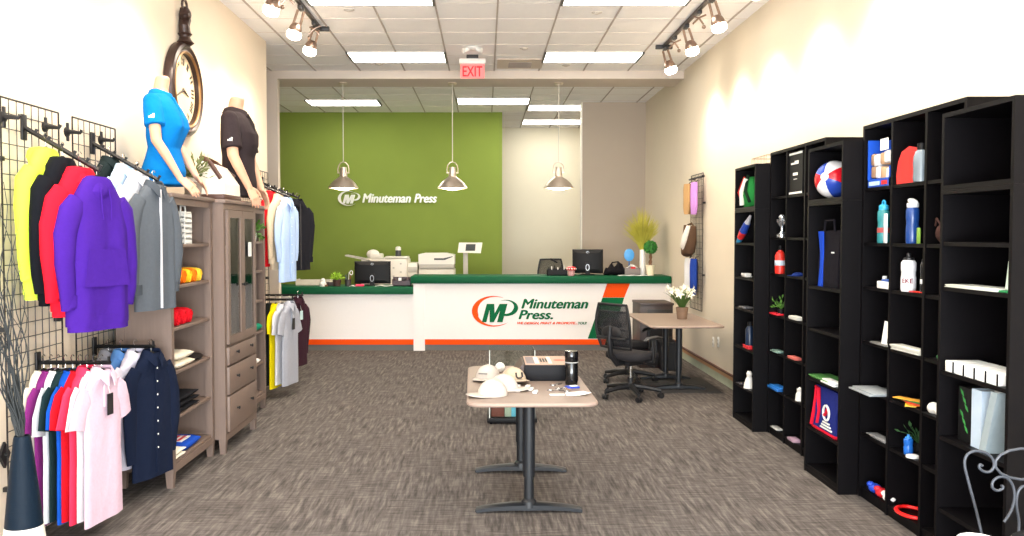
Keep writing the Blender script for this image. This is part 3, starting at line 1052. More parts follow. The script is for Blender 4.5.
for k in range(3):
    q.box(-.075 + k * .045, -.052 + k * .045, -.1, .06, .069, .073)
q.build('flag_stripe', mat('flag_red', (206, 50, 60)), t, smooth=False)
MB().box(-.09, .06, -.11, .07, .066, .071).build('flag_field', PAPER, t, smooth=False)
soft_pile('folded_cloth', 'folded cream cloth on the lowest bookcase shelf, in front of blue shirt', 'cloth', (-2.19, 5.86, .173), .2, .2, .06, (228, 222, 204), n=2)
# third bookcase contents
soft_pile('folded_cloth', 'folded teal cloth in the far bookcase', 'cloth', (-2.27, 8.2, .775), .2, .3, .08, (22, 130, 100), n=1)
soft_pile('folded_cloth', 'folded white cloth in the far bookcase', 'cloth', (-2.27, 8.15, .466), .2, .3, .05, (216, 214, 210), n=1)
# cabinet contents
tag(MB().lathe([(0, 0), (.04, 0), (.045, .02), (.045, .1), (.03, .12), (.03, .14), (0, .14)], 20).build('storage_jar', WHITEP, loc=(-2.09, 7.36, 1.3355)), 'white jar on the middle shelf inside the glass cabinet', 'jar')
tag(MB().box(-.06, .06, -.11, .11, 0, .2, .006).build('storage_box', mat('tan_box', (196, 170, 130)), loc=(-2.1, 7.05, .836)), 'tan box on the lower shelf behind the left glass door', 'box')
tag(MB().box(-.06, .06, -.08, .08, 0, .22, .006).build('storage_box', mat('grey_box', (150, 140, 128)), loc=(-2.1, 7.34, .836)), 'grey box on the lower shelf behind the right glass door', 'box')


# ------------------------------------------------------------------ foliage helper
def leafy(t, name, m, origin, n, r, ls, lw, zmin=0.0, up=.5, stem=None):
    """n leaves on stems from origin"""
    q = MB()
    st = MB()
    o = Vector(origin)
    for i in range(n):
        a = random.random() * 2 * PI
        e = random.uniform(zmin, 1.35)
        d = Vector((math.cos(a) * math.cos(e), math.sin(a) * math.cos(e), math.sin(e)))
        p = o + d * r * random.uniform(.45, 1)
        st.tube([o, (o + p) / 2 + Vector((0, 0, .02)), p], .0022, 4)
        ld = (d + Vector((random.uniform(-.6, .6), random.uniform(-.6, .6), random.uniform(-.2, .6)))).normalized()
        sd = ld.orthogonal().normalized()
        sd.rotate(Matrix.Rotation(random.random() * 6, 3, ld))
        nn = ld.cross(sd) * lw * .12
        A, B, C, D = p, p + ld * ls * .5 + sd * lw / 2, p + ld * ls, p + ld * ls * .5 - sd * lw / 2
        mid = p + ld * ls * .5 + nn
        va, vb, vc, vd, vm = [q.v(x) for x in (A, B, C, D, mid)]
        q.face([va, vb, vm]); q.face([vb, vc, vm]); q.face([vc, vd, vm]); q.face([vd, va, vm])
    q.build(name, m, t, smooth=False)
    st.build('stems', stem or m, t)


LEAF = mat('leaf_green', (74, 120, 40), rough=.6, var=.3, scale=40)
LEAFO = mat('leaf_olive', (104, 112, 62), rough=.6, var=.3, scale=40)
t = thing('potted_plant', 'small trailing green plant in the top of the far bookcase', 'plant', (-2.23, 8.22, 1.636))
MB().lathe([(0, 0), (.04, 0), (.05, .08), (.042, .085), (0, .08)], 16).build('pot', WHITEP, t)
leafy(t, 'leaves', LEAF, (0, 0, .09), 60, .13, .06, .03, -.8)
t = thing('potted_plant', 'small olive-leaved plant behind the mannequin hands', 'plant', (-2.24, 6.62, 1.981))
MB().lathe([(0, 0), (.055, 0), (.07, .12), (.06, .125), (0, .12)], 16).build('pot', mat('pot_grey', (130, 118, 108)), t)
leafy(t, 'leaves', LEAFO, (0, 0, .16), 120, .17, .065, .022, -.1)

# bag between the mannequins
t = thing('canvas_bag', 'white canvas bag with brown leather base and strap between the mannequins', 'bag', (-2.17, 6.9, 1.976), R(0))
CANV = mat('white_canvas', (236, 228, 214), rough=.8, var=.04)
LEATH = mat('brown_leather', (74, 44, 32), rough=.5, var=.2)
prof = [(-.16, 0.04), (.155, 0.04), (.15, .13), (.05, .27), (-.03, .30), (-.10, .27), (-.16, .13)]
q = MB()
q.loft([[(x * k, y, z * kz) for x, z in prof] for y, k, kz in ((-.24, .9, .86), (-.22, 1, 1), (.2, 1, 1), (.22, .9, .86))])
q.build('canvas_body', CANV, t, ang=25)
MB().box(-.165, .16, -.245, .225, 0, .042, .01).build('base', LEATH, t)
MB().tube([(.13, -.235, .16), (.05, -.245, .285), (-.03, -.2, .325), (-.06, .1, .33), (-.04, .2, .31), (.1, .235, .2)], .018, 8).build('strap', LEATH, t)

# ------------------------------------------------------------------ clock on the left wall
cy, cz = 7.26, 2.915
t = thing('wall_clock', 'large dark pocket-watch style wall clock on the left wall', 'clock', (XL + .001, cy, cz))
WOODK = mat('dark_bronze_frame', (52, 34, 28), rough=.35, metal=.2, var=.2)
q = MB()
prof = [(.0, 0), (.36, 0), (.375, .01), (.375, .05), (.36, .075), (.335, .085), (.315, .07), (.30, .07), (.288, .06), (.285, .03), (.285, .02), (0, .02)]
q.lathe(prof, 56)
q.build('case', WOODK, t, rot=(0, PI / 2, 0))
MB().lathe([(.30, .066), (.305, .075), (.295, .08), (.285, .072), (.283, .064)], 56, cap=False).build('inner_bezel', mat('antique_gold', (150, 112, 70), rough=.35, metal=.6), t, rot=(0, PI / 2, 0))
dial = MB().lathe([(0, .021), (.286, .021), (.286, .026), (0, .026)], 56).build('dial', mat('cream_dial', (228, 208, 172), rough=.6, var=.12, scale=6), t, rot=(0, PI / 2, 0))
DK = mat('dial_ink', (52, 40, 34), rough=.6)
NUM = ['XII', 'I', 'II', 'III', 'IIII', 'V', 'VI', 'VII', 'VIII', 'IX', 'X', 'XI']
for k in range(12):
    a = 2 * PI * k / 12
    o = text('numeral', NUM[k], DK, t, (-.02 - .008 * (len(NUM[k]) - 1), .02 + .008 * (len(NUM[k]) - 1), -.028, .028), (.028, math.sin(a) * .225, math.cos(a) * .225), 'XP', depth=.002, bold=.01)
    o.rotation_euler = (-a, 0, 0)
for nm, a, ln in (('hour_hand', 1.9, .12), ('minute_hand', 4.3, .2)):
    MB().tube([(.034, 0, 0), (.034, math.sin(a) * ln, math.cos(a) * ln)], [.009, .004], 6).build(nm, DK, t)
MB().lathe([(0, 0), (.014, 0), (.014, .012), (0, .014)], 12).build('hub', DK, t, rot=(0, PI / 2, 0), loc=(.026, 0, 0))
q = MB()
q.lathe([(.05, 0), (.075, .02), (.05, .045), (.042, .07), (.06, .09), (.04, .11)], 16, (.05, 0, .355))
q.tube([(.05, .0, .44), (.055, -.03, .50), (.045, .02, .56), (.055, -.02, .6), (.05, 0, .64)], [.05, .045, .05, .045, .04], 10)
q.ball((.06, 0, .6), .055, (.8, 1, 1))
q.ball((.05, 0, .52), .05, (.8, 1, 1))
q.build('ornate_neck', WOODK, t)
MB().tube([(.05, .055 * math.sin(a), .67 + .05 * math.cos(a)) for a in [2 * PI * k / 16 for k in range(16)]], .011, 8, closed=True).build('hanging_ring', WOODK, t)

t.scale = (1.0, 1.04, 1.04)

# ------------------------------------------------------------------ vase with twigs
t = thing('floor_vase', 'tall tapered navy vase with white foot and black twigs at left edge', 'vase', (-2.16, 3.98, 0))
NAVY = mat('ribbed_navy_ceramic', (8, 24, 38), spec=.15, rough=.5, var=.1, scale=3, bump=.25, bscale=60, stretch=(.1, .1, 8))
MB().lathe([(.0, .34), (.083, .34), (.068, .5), (.052, .64), (.038, .75), (.034, .765), (.03, .765), (.03, .7), (0, .7)], 32).build('body', NAVY, t)
MB().lathe([(0, 0), (.118, 0), (.118, .02), (.104, .18), (.084, .342), (0, .342)], 32).build('foot', mat('cream_ceramic', (228, 224, 212), rough=.35), t)
TW = mat('black_twig', (30, 34, 36), rough=.7)
for k in range(24):
    a = random.uniform(-.9, .9)
    lean = random.uniform(-.09, .13)
    pts = []
    n = 12
    ph = random.random() * 6
    top = random.uniform(1.3, 1.95)
    for j in range(n):
        u = j / (n - 1)
        pts.append((lean * u * 1.2 + .03 * math.sin(u * 9 + ph) * u ** .5 - .06 * u, -.06 * u + .03 * math.cos(u * 8 + ph) * u ** .5, .72 + (top - .72) * u))
    MB().tube(pts, [.0042 * (1 - .7 * j / n) for j in range(n)], 5).build('twig', TW, t)
p = atX(3, 455, XL + .012)
t = thing('wall_plate', 'small black diamond wall bracket low on the left wall', 'bracket', p)
MB().prism([(-.07, 0), (0, -.05), (.07, 0), (0, .05)], 0, .014).build('plate', BLACKM, t, rot=(0, PI / 2, 0))
MB().cyl((.01, 0, 0), (.03, 0, 0), .014, n=10).build('bolt', BLACKM, t)
# ------------------------------------------------------------------ mannequins (headless torsos with arms)
SKIN = mat('mannequin_skin', (206, 156, 128), rough=.5, var=.04)


def limb(q, pts, n=16):
    q.tube([p[:3] for p in pts], [p[3] for p in pts], n)
    q.ball(pts[0][:3], pts[0][3], u=12, v=8)
    q.ball(pts[-1][:3], pts[-1][3], u=12, v=8)


def hand(q, wrist, d, nrm, side, sc=1.0, curl=.35):
    """palm along d, back of hand along nrm; thumb on the given side; five separate fingers"""
    d, nrm = Vector(d).normalized(), Vector(nrm).normalized()
    lat = d.cross(nrm).normalized() * side
    nrm = lat.cross(d).normalized() * side
    w = Vector(wrist)
    # palm: flattened loft
    rings = []
    for u, hw, ht in ((-.01, .024, .018), (.02, .03, .016), (.055, .038, .014), (.085, .04, .012), (.092, .036, .01)):
        c = w + d * u * sc
        rings.append([c + lat * math.cos(2 * PI * k / 16) * hw * sc + nrm * math.sin(2 * PI * k / 16) * ht * sc for k in range(16)])
    q.loft(rings)
    for i, (off, ln, r_) in enumerate(((.030, .072, .0082), (.0105, .08, .0086), (-.0095, .074, .0082), (-.028, .058, .0072))):
        b = w + d * .08 * sc + lat * off * sc
        fan = (d + lat * off * 3.2).normalized()
        pts = [b]
        a = .12
        p = b
        for seg, kf in ((.48, 1), (.3, 1), (.22, 1)):
            a += curl * (.5 + .2 * i * .3)
            dd = (fan * math.cos(a) - nrm * math.sin(a)).normalized()
            p = p + dd * ln * seg * sc
            pts.append(p)
        rr = [r_ * sc * 1.1, r_ * sc, r_ * sc * .92, r_ * sc * .75]
        limb(q, [(*a_, b_) for a_, b_ in zip(pts, rr)], 10)
    b = w + d * .02 * sc + lat * .026 * sc
    t1 = b + (d * .6 + lat * .75 - nrm * .25).normalized() * .036 * sc
    t2 = t1 + (d * .85 + lat * .4 - nrm * .25).normalized() * .032 * sc
    t3 = t2 + (d * .97 + lat * .15 - nrm * .2).normalized() * .022 * sc
    limb(q, [(*b, .0125 * sc), (*t1, .0105 * sc), (*t2, .0095 * sc), (*t3, .0075 * sc)], 10)


def ell(c, hx, hy, n=32, p=2.3, bust=0.0):
    out = []
    for k in range(n):
        a = 2 * PI * k / n
        ca, sa = math.cos(a), math.sin(a)
        x = hx * math.copysign(abs(ca) ** (2 / p), ca)
        y = hy * math.copysign(abs(sa) ** (2 / p), sa)
        if bust and ca > 0:
            x += bust * (math.exp(-((y - .08) / .055) ** 2) + math.exp(-((y + .08) / .055) ** 2)) * ca
        out.append((c[0] + x, c[1] + y, c[2]))
    return out


def mannequin(label, loc, female, shirt, arms, hands, zbase, logo_side=-1):
    """torso faces +X; local origin at the top of the cabinet"""
    t = thing('mannequin', label, 'mannequin', loc)
    # levels: z, centre x, half depth, half width, bust
    if female:
        T = [(.10, -.01, .105, .165, 0), (.16, -.005, .105, .168, 0), (.24, 0, .09, .145, 0), (.31, .0, .082, .125, 0), (.38, .005, .092, .138, .01), (.45, .012, .10, .15, .035), (.50, .008, .10, .158, .03), (.56, 0, .09, .165, .006), (.61, -.012, .075, .16, 0), (.645, -.02, .062, .12, 0), (.665, -.022, .052, .07, 0), (.70, -.018, .047, .05, 0), (.77, -.005, .045, .048, 0), (.785, -.004, .035, .038, 0)]
    else:
        T = [(.08, 0, .11, .165, 0), (.16, 0, .108, .165, 0), (.26, 0, .10, .158, 0), (.36, .0, .105, .168, 0), (.46, .008, .118, .188, .006), (.54, .008, .12, .198, .008), (.60, 0, .11, .2, 0), (.65, -.012, .09, .185, 0), (.69, -.02, .074, .14, 0), (.715, -.022, .064, .085, 0), (.75, -.018, .06, .062, 0), (.82, -.005, .056, .058, 0), (.835, -.004, .045, .048, 0)]
    q = MB()
    q.loft([ell((cx_, 0, z), hd, hw, bust=b_) for z, cx_, hd, hw, b_ in T])
    for A in arms:
        limb(q, A)
    for hnd in hands:
        hand(q, *hnd)
    body = q.build('body', SKIN, t, voxel=.0055)
    # polo shirt
    m = cloth('polo_%d_%d_%d' % shirt, shirt)
    q = MB()
    rings = []
    for i, (z, cx_, hd, hw, b_) in enumerate(T):
        if z > (.68 if female else .735):
            break
        e = .013 if z > .3 else .02
        wv = .004 * math.sin(i * 1.9)
        rings.append(ell((cx_, 0, z), hd + e + wv, hw + e, bust=b_))
    z, cx_, hd, hw, _ = T[0]
    rings = [ell((cx_, 0, z - .035), hd + .026, hw + .026)] + rings
    q.loft(rings)
    for A in arms:
        s0, s1 = Vector(A[0][:3]), Vector(A[1][:3])
        u = (s1 - s0)
        k = .62 if female else .80
        q.tube([s0 - u * .1, s0 + u * .15, s0 + u * k * .6, s0 + u * k], [A[0][3] + .008, A[0][3] + .018, A[0][3] + .02, A[0][3] + .022], 20)
        q.ball(s0, A[0][3] + .014, u=14, v=10)
    sh = q.build('polo_shirt', m, t, voxel=.007)
    q = MB()
    zc = T[9][0] if female else T[8][0]
    nz = .665 if female else .72
    r0 = (.062, .072) if female else (.078, .086)
    rings = []
    for dz, k in ((.015, .98), (.03, .95), (.022, 1.12), (-.012, 1.32), (-.016, 1.28), (.012, 1.06)):
        rings.append([(-.02 + r0[0] * k * math.cos(a), r0[1] * k * math.sin(a), nz + dz - .03 * max(0, math.cos(a)) * (1 if dz < .02 else .6)) for a in [2 * PI * j / 28 for j in range(28)]])
    q.loft(rings, cap=False, closed=True).build('collar', m, sh)
    bx_ = .112 if female else .128
    q = MB()
    q.tube([(r0[0] + .0, 0, nz - .02), (bx_ - .005, 0, nz - .1), (bx_ + .008, 0, nz - .18)], .014, 8, flat=.5).build('placket', m, sh)
    A = arms[0]
    c = Vector(A[0][:3]).lerp(Vector(A[1][:3]), .45 if female else .62) + Vector((.01, -A[0][3] - .021, 0))
    q = MB()
    for k in range(3):
        q.loft([[(c.x - .02 + k * .013 + dx, c.y + dy - .0, c.z + zz) for dx, dy in ((0, 0), (.009, 0), (.009, .01), (0, .01))] for zz in (0, .012 + .008 * k)])
    q.build('chest_logo', PAPER, sh, smooth=False)
    # stand
    t.scale = (1.07, 1.07, 1.07)
    MB().cyl((0, 0, .0), (0, 0, zbase + .1), .012, n=12).build('stand_pole', CHROME, t)
    MB().lathe([(0, 0), (.11, 0), (.11, .008), (.02, .014), (0, .015)], 28).build('stand_base', CHROME, t)
    return t


# female, right arm towards the camera (-Y)
mannequin('headless female mannequin in a bright blue polo on the near bookcase', (-2.275, 6.13, 1.981), True, (10, 112, 186),
          arms=[[(-.015, -.165, .595, .042), (.03, -.215, .34, .034), (.075, -.2, .265, .031), (.155, -.155, .105, .021)],
                [(-.015, .165, .595, .042), (.02, .22, .345, .034), (.07, .205, .27, .031), (.16, .15, .135, .021)]],
          hands=[((.157, -.152, .1), (.10, .02, -.085), (.55, -.45, .6), -1, 1.0, .22), ((.162, .148, .13), (.09, -.03, -.09), (.55, .45, .6), 1, 1.0, .22)], zbase=.08)
mannequin('headless male mannequin in a dark charcoal polo on the glass cabinet', (-2.10, 7.36, 1.976), False, (50, 42, 44),
          arms=[[(-.01, -.2, .635, .054), (.03, -.25, .35, .043), (.06, -.24, .28, .04), (.13, -.19, .115, .028)],
                [(-.01, .2, .635, .054), (.03, .25, .35, .043), (.06, .24, .28, .04), (.13, .19, .115, .028)]],
          hands=[((.132, -.187, .11), (.05, .01, -.10), (.6, -.6, .35), -1, 1.1, .3), ((.132, .187, .11), (.05, -.01, -.10), (.6, .6, .35), 1, 1.1, .3)], zbase=.07)
# ------------------------------------------------------------------ service counter
CW = mat('counter_white', (236, 230, 226), rough=.5, var=.02)
CG = mat('counter_green_laminate', (0, 80, 48), rough=.55, var=.05, spec=.2)
CO = mat('orange_laminate', (236, 78, 0), rough=.6, var=.02, spec=.15)
CK = mat('grey_vinyl_base', (104, 102, 98), rough=.6, var=.06)
GREENP = mat('print_green', (0, 98, 56), rough=.6, var=.03, spec=.15)
YC = 12.62


def counter(label, x0, x1, ztop, depth=.66):
    t = thing('service_counter', label, 'counter', ((x0 + x1) / 2, YC, 0))
    h = (x1 - x0) / 2
    MB().box(-h, h, 0, depth - .06, .085, ztop - .105).build('body', CW, t, smooth=False)
    MB().box(-h, h, .012, depth - .08, 0, .085).build('base', CK, t, smooth=False)
    MB().box(-h, h, -.004, 0, .085, .165).build('orange_stripe', CO, t, smooth=False)
    MB().box(-h - .04 * (x1 > 0), h, -.06, depth - .03, ztop - .108, ztop, .012).build('countertop', CG, t)
    return t, h


c1, h1 = counter('low white counter section with green top, left of the logo counter', -4.2, -1.05, .94)
c2, h2 = counter('tall white counter section with green top and orange and green logo', -1.05, 2.73, 1.097)
cx2 = (-1.05 + 2.73) / 2
MB().box(-h2 - .0, -h2 + .165, -.035, .4, 0.0, .985).build('end_post', CW, c2, smooth=False)


def cpx(px, py):
    p = atY(px, py, YC - .006)
    return (p.x - cx2, p.z)


def decal(name, poly, m, parent, d=.004, y=-.001, loc=(0, 0, 0)):
    """flat printed shape on the counter front: poly in (x,z)"""
    q = MB()
    q.M = Matrix.Rotation(PI / 2, 4, 'X')
    q.prism(poly, 0, d)
    return q.build(name, m, parent, loc=(loc[0], y + loc[1], loc[2]), smooth=False)


decal('orange_band', [cpx(*p) for p in ((607.7, 281.7), (602.5, 297.4), (624.3, 297.4), (630.8, 281.7))], CO, c2)
decal('green_band', [cpx(*p) for p in ((602.5, 297.6), (587.8, 338.6), (612, 338.6), (624.2, 297.6))], GREENP, c2)
q = decal('white_line', [cpx(*p) for p in ((597.6, 311.6), (597.4, 312.3), (619.5, 312.3), (619.7, 311.6))], CW, c2, .0055)
decal('white_line', [cpx(*p) for p in ((609.3, 312.5), (598.2, 338.6), (599.0, 338.6), (610.1, 312.5))], CW, c2, .0055)


def emblem(parent, f, mo, mg, d=.004, y=-.001, loc=(0, 0, 0)):
    """oval ring, bold slanted M and P bowl; f maps artwork units to (x,z)"""
    n = 48
    out, inn = [], []
    for i in range(n + 1):
        a = R(62) + R(250) * i / n
        u = i / n
        wdt = .25 * math.sin(PI * min(1, max(0, u))) ** .8 * (1.0 if u < .55 else .85) + .012
        out.append((213 + 137 * math.cos(a), 168 - 98 * math.sin(a)))
        inn.append((213 + 137 * math.cos(a) * (1 - wdt) + 2, 168 - 98 * math.sin(a) * (1 - wdt * .55)))
    decal('oval_ring', [f(*p) for p in out + inn[::-1]], mo, parent, d, y, loc)
    out, inn = [], []
    for i in range(n + 1):
        a = R(128) - R(232) * i / n
        u = i / n
        wdt = .03 + .33 * min(1, u * 1.6) ** 1.2
        out.append((296 + 76 * math.cos(a), 147 - 52 * math.sin(a)))
        inn.append((292 + 76 * math.cos(a) * (1 - wdt), 147 - 52 * math.sin(a) * (1 - wdt * .8)))
    decal('letter_p_bowl', [f(*p) for p in out + inn[::-1]], mg, parent, d, y, loc)
    M = [(140, 238), (171, 121), (219, 121), (222, 181), (254, 121), (304, 121), (272, 238), (237, 238), (256, 164), (216, 238), (190, 238), (189, 160), (169, 238)]
    decal('letter_m', [f(*p) for p in M], mg, parent, d * 1.4, y, loc)


emblem(c2, lambda u, v: cpx(460 + u / 6.4, 285 + v / 6.4), CO, GREENP)


def ctext(nm, s, m, x0, x1, y0, y1, **k):
    a, b = cpx(460 + x0 / 6.4, 285 + y1 / 6.4), cpx(460 + x1 / 6.4, 285 + y0 / 6.4)
    return text(nm, s, m, c2, (a[0], b[0], a[1], b[1]), (0, -.004, 0), shear=.28, depth=.006, **k)


ctext('lettering', 'Minuteman', GREENP, 392, 822, 88, 152, bold=.036)
ctext('lettering', 'Press.', GREENP, 374, 596, 160, 220, bold=.036)
ctext('slogan', 'WE DESIGN, PRINT & PROMOTE...', CO, 366, 752, 236, 254, bold=.045)
ctext('slogan', 'YOU!', GREENP, 756, 812, 236, 253, bold=.045)

# sign on the green wall
SIGNM = mat('sign_white_metal', (236, 236, 228), rough=.35, metal=.1, var=.03)
o = atY(388, 198, YG)
t = thing('wall_sign', 'raised white oval emblem and slanted lettering on the green wall', 'sign', (o.x, YG - .001, o.z))


def spx(px, py):
    p = atY(px, py, YG)
    return (p.x - o.x, p.z - o.z)


emblem(t, lambda u, v: spx(338.2 + (u - 76) / 296 * 22.2, 191 + (v - 70) / 198 * 14.8), SIGNM, SIGNM, d=.035)
a, b = spx(362.5, 202.8), spx(411, 193.6)
text('lettering', 'Minuteman', SIGNM, t, (a[0], b[0], a[1], b[1]), (0, -.018, 0), shear=.25, depth=.035, bold=.034)
a, b = spx(414.3, 202.8), spx(437, 193.8)
text('lettering', 'Press', SIGNM, t, (a[0], b[0], a[1], b[1]), (0, -.018, 0), shear=.25, depth=.035, bold=.034)

# ------------------------------------------------------------------ monitors and machines
EMB = mat('emblem_silver', (170, 172, 176), rough=.3, metal=.6)


def monitor(label, px0, px1, y0, Y, zs, rot=0.0, group='black computers seen from behind on the counter'):
    a, b = atY(px0, y0, Y), atY(px1, y0, Y)
    w, h = (b.x - a.x), a.z - zs
    t = thing('computer_monitor', label, 'computer', ((a.x + b.x) / 2, Y, zs), rot, group)
    q = MB()
    q.loft([[(x, y, z) for x, z in ((-w / 2 * k, .07 * h + (1 - k) * h / 2), (w / 2 * k, .07 * h + (1 - k) * h / 2), (w / 2 * k, h - (1 - k) * h / 2), (-w / 2 * k, h - (1 - k) * h / 2))] for y, k in ((.028, 1), (0, 1), (-.022, .95), (-.04, .7))])
    q.build('housing', BLACKP, t, ang=20)
    MB().box(-w / 2 + .012, w / 2 - .012, .0275, .0295, .1 * h, h - .014).build('screen', mat('dark_screen', (10, 12, 16), rough=.15), t, smooth=False)
    q = MB()
    q.loft([[(x * .035, y, z) for x in (-1, 1) for y in ((-.07, -.05) if x < 0 else (-.05, -.07))] for z in (.01, .34 * h)])
    q.box(-.04, .04, -.06, -.035, .2 * h, .48 * h, .008)
    q.build('stand_neck', BLACKP, t)
    MB().tube([(.026 * math.cos(u), -.073, .3 * h + .045 * math.sin(u)) for u in [2 * PI * k / 16 for k in range(16)]], .006, 6, closed=True).build('cable_loop', EMB, t)
    MB().lathe([(.115, 0), (.115, .008), (.1, .014), (0, .016)], 28).build('stand_base', BLACKP, t)
    c = (0, -.0405, .86 * h)
    q = MB()
    q.tube([(.022 * math.cos(u), -.037, .86 * h + .022 * math.sin(u)) for u in [2 * PI * k / 20 for k in range(20)]], .003, 6, closed=True)
    for s_, z0, z1 in ((-.008, -.01, .016), (.0, -.012, .006), (.006, -.016, .01)):
        q.tube([(s_ - .003, -.039, .86 * h + z0), (s_ + .003, -.039, .86 * h + z1)], .002, 5)
    q.build('round_emblem', EMB, t)
    return t


monitor('black all-in-one computer seen from behind on the low counter', 354.5, 390.5, 261.2, 12.95, .941)
monitor('black monitor seen from behind on the tall counter', 572.5, 603, 249.3, 12.97, 1.098, R(-8))

MACH = mat('copier_white', (232, 226, 214), rough=.45, var=.03)
MACHD = mat('copier_grey', (188, 182, 172), rough=.5, var=.03)
MACHK = mat('copier_dark', (60, 60, 62), rough=.5)


def wbox(px0, px1, py0, Y):
    a, b = atY(px0, py0, Y), atY(px1, py0, Y)
    return a.x, b.x, a.z


x0, x1, zt = wbox(418.5, 454.5, 253.2, 14.6)
t = thing('copier', 'white office copier with dark paper slot behind the tall counter', 'copier', ((x0 + x1) / 2, 14.6, 0))
h = (x1 - x0) / 2
MB().box(-h, h, 0, .6, .1, zt - .27, .02).build('body', MACH, t)
MB().box(-h, h, .0, .55, 0, .1).build('base', MACHK, t, smooth=False)
MB().box(-h + .01, h - .01, -.01, .58, zt - .265, zt - .19, .01).build('scanner_bed', MACHD, t)
q = MB()
q.loft([[(x, y, z) for x, z in ((-h, zt - .19), (h, zt - .19), (h, zt - .03), (h * .5, zt), (-h * .7, zt), (-h, zt - .02))] for y in (-.02, .5)])
q.build('document_feeder', MACH, t, ang=20)
q = MB()
q.loft([[(x, y, z) for x, z in ((-.04, zt - .115), (.14, zt - .115), (.28, zt - .06), (.27, zt - .052), (.12, zt - .085), (-.04, zt - .085))] for y in (-.026, .0)])
q.build('paper_slot', MACHK, t, ang=20)
for k in range(2):
    MB().box(-h + .03, h - .03, -.012, .01, .16 + k * .3, .42 + k * .3, .006).build('paper_drawer', MACHD, t)
x0, x1, zt2 = wbox(459, 482.5, 242.6, 14.75)
t = thing('control_screen', 'white tilted control screen on an arm beside the copier', 'screen', ((x0 + x1) / 2, 14.75, 0))
MB().box(-.13, -.05, .02, .1, .0, zt2 - .16, .008).build('arm', MACHD, t)
MB().box(-.2, -.02, -.0, .3, 0, .06, .01).build('base', MACHD, t)
q = MB()
hw = (x1 - x0) / 2
q.loft([[(x, y + (zt2 - z) * -.5, z) for x, z in ((-hw - .02, zt2 - .17), (hw - .03, zt2 - .18), (hw + .0, zt2), (-hw + .0, zt2))] for y in (.0, .05)])
sc_ = q.build('panel', MACH, t, ang=20)
q = MB()
q.loft([[(x, y + (zt2 - z) * -.5, z) for x, z in ((-.09, zt2 - .14), (.075, zt2 - .14), (.085, zt2 - .025), (-.08, zt2 - .025))] for y in (-.003, .002)])
q.build('screen', mat('grey_lcd', (70, 74, 76), rough=.3), sc_, smooth=False)

x0, x1, zt = wbox(383, 407, 258.5, 14.4)
t = thing('digital_press', 'tall cream printing machine behind the black all-in-one computer', 'copier', ((x0 + x1) / 2 - .12, 14.4, 0))
h = (x1 - x0) / 2
MB().box(-h - .25, h + .12, 0, .7, .08, zt, .03).build('body', MACH, t)
MB().box(-h - .2, h + .1, .02, .65, 0, .08).build('base', MACHK, t, smooth=False)
MB().box(-.05, h + .14, -.02, .3, zt, zt + .035, .012).build('scanner_lid', MACH, t)
q = MB()
q.ball((-.26, .1, zt + .07), .1, (1.1, .9, .8)).box(-.3, -.1, .0, .3, zt - .02, zt + .08, .02)
q.build('feeder_head', MACH, t)
q = MB()
q.loft([[(x, y, z) for x, z in ((-.72, zt + .06), (-.3, zt - .02), (-.3, zt - .05), (-.72, zt + .04))] for y in (.0, .35)])
q.build('paper_tray', MACHD, t, ang=20)
for k in range(5):
    MB().box(h + .0 - .12 * (k % 2), h + .03 - .12 * (k % 2), -.006, .004, zt - .1 - k * .07, zt - .075 - k * .07).build('control_button', MACHD, t, smooth=False)
MB().cyl((.16, .15, zt + .03), (.16, .15, zt + .14), .05, .045, 16).build('beacon', MACHK, t)
MB().lathe([(.05, 0), (.045, .05), (.02, .065), (0, .066)], 16, (.16, .15, zt + .135)).build('beacon_cap', MACH, t)
x0, x1, zt = wbox(404.5, 418, 263, 14.5)
t = thing('paper_finisher', 'low cream finisher unit between the two office machines', 'copier', ((x0 + x1) / 2 + .01, 14.6, 0))
MB().box(-.085, .085, 0, .5, 0, zt, .015).build('body', MACH, t)
MB().box(-.08, .08, -.02, 0, zt - .16, zt - .07, .005).build('output_tray', MACHD, t)

# ------------------------------------------------------------------ counter clutter, low counter
ZL, ZH = .941, 1.098
a = atZ(337, 288, ZL)
t = thing('potted_plant', 'tiny bright green plant in a dark pot on the low counter', 'plant', (atY(337, 288, 12.75).x, 12.75, ZL))
MB().lathe([(0, 0), (.05, 0), (.065, .09), (.055, .095), (0, .085)], 18).build('pot', mat('pot_dark', (66, 40, 36), rough=.6), t)
leafy(t, 'leaves', mat('leaf_lime', (150, 190, 50), rough=.6, var=.3), (0, 0, .09), 70, .09, .06, .018, .2)


def on_counter(px, Y):
    return atY(px, 280, Y).x


t = thing('pen_cup', 'dark pen cup with scissors between plant and computer', 'cup', (on_counter(348, 12.75), 12.75, ZL))
MB().lathe([(0, 0), (.045, 0), (.048, .1), (.04, .1), (.038, .01), (0, .01)], 18).build('cup', mat('mesh_dark', (50, 44, 44), rough=.5), t)
for k in range(4):
    MB().tube([(-.02 + .013 * k, .01 * (k % 2), .02), (-.035 + .024 * k, .01, .17 + .02 * (k % 3))], .005, 6).build('pen', mat('pen_%d' % k, [(40, 60, 120), (30, 30, 30), (200, 200, 196), (150, 40, 40)][k], rough=.4), t)
MB().tube([(.05 + .022 * math.cos(u), -.01, .2 + .03 * math.sin(u)) for u in [2 * PI * k / 14 for k in range(14)]], .006, 6, closed=True).build('scissor_handle', WHITEP, t)
t = thing('figurine', 'small white and brown figurine at the left of the low counter', 'figurine', (on_counter(323, 12.72), 12.72, ZL))
MB().lathe([(0, 0), (.05, 0), (.055, .03), (.04, .06), (.03, .07), (.035, .09), (.02, .115), (0, .12)], 16).build('body', WHITEP, t)
MB().lathe([(0, 0), (.025, 0), (.028, .02), (.01, .03), (0, .03)], 12, (.05, -.02, 0)).build('foot', mat('brown_glaze', (120, 80, 60), rough=.4), t)
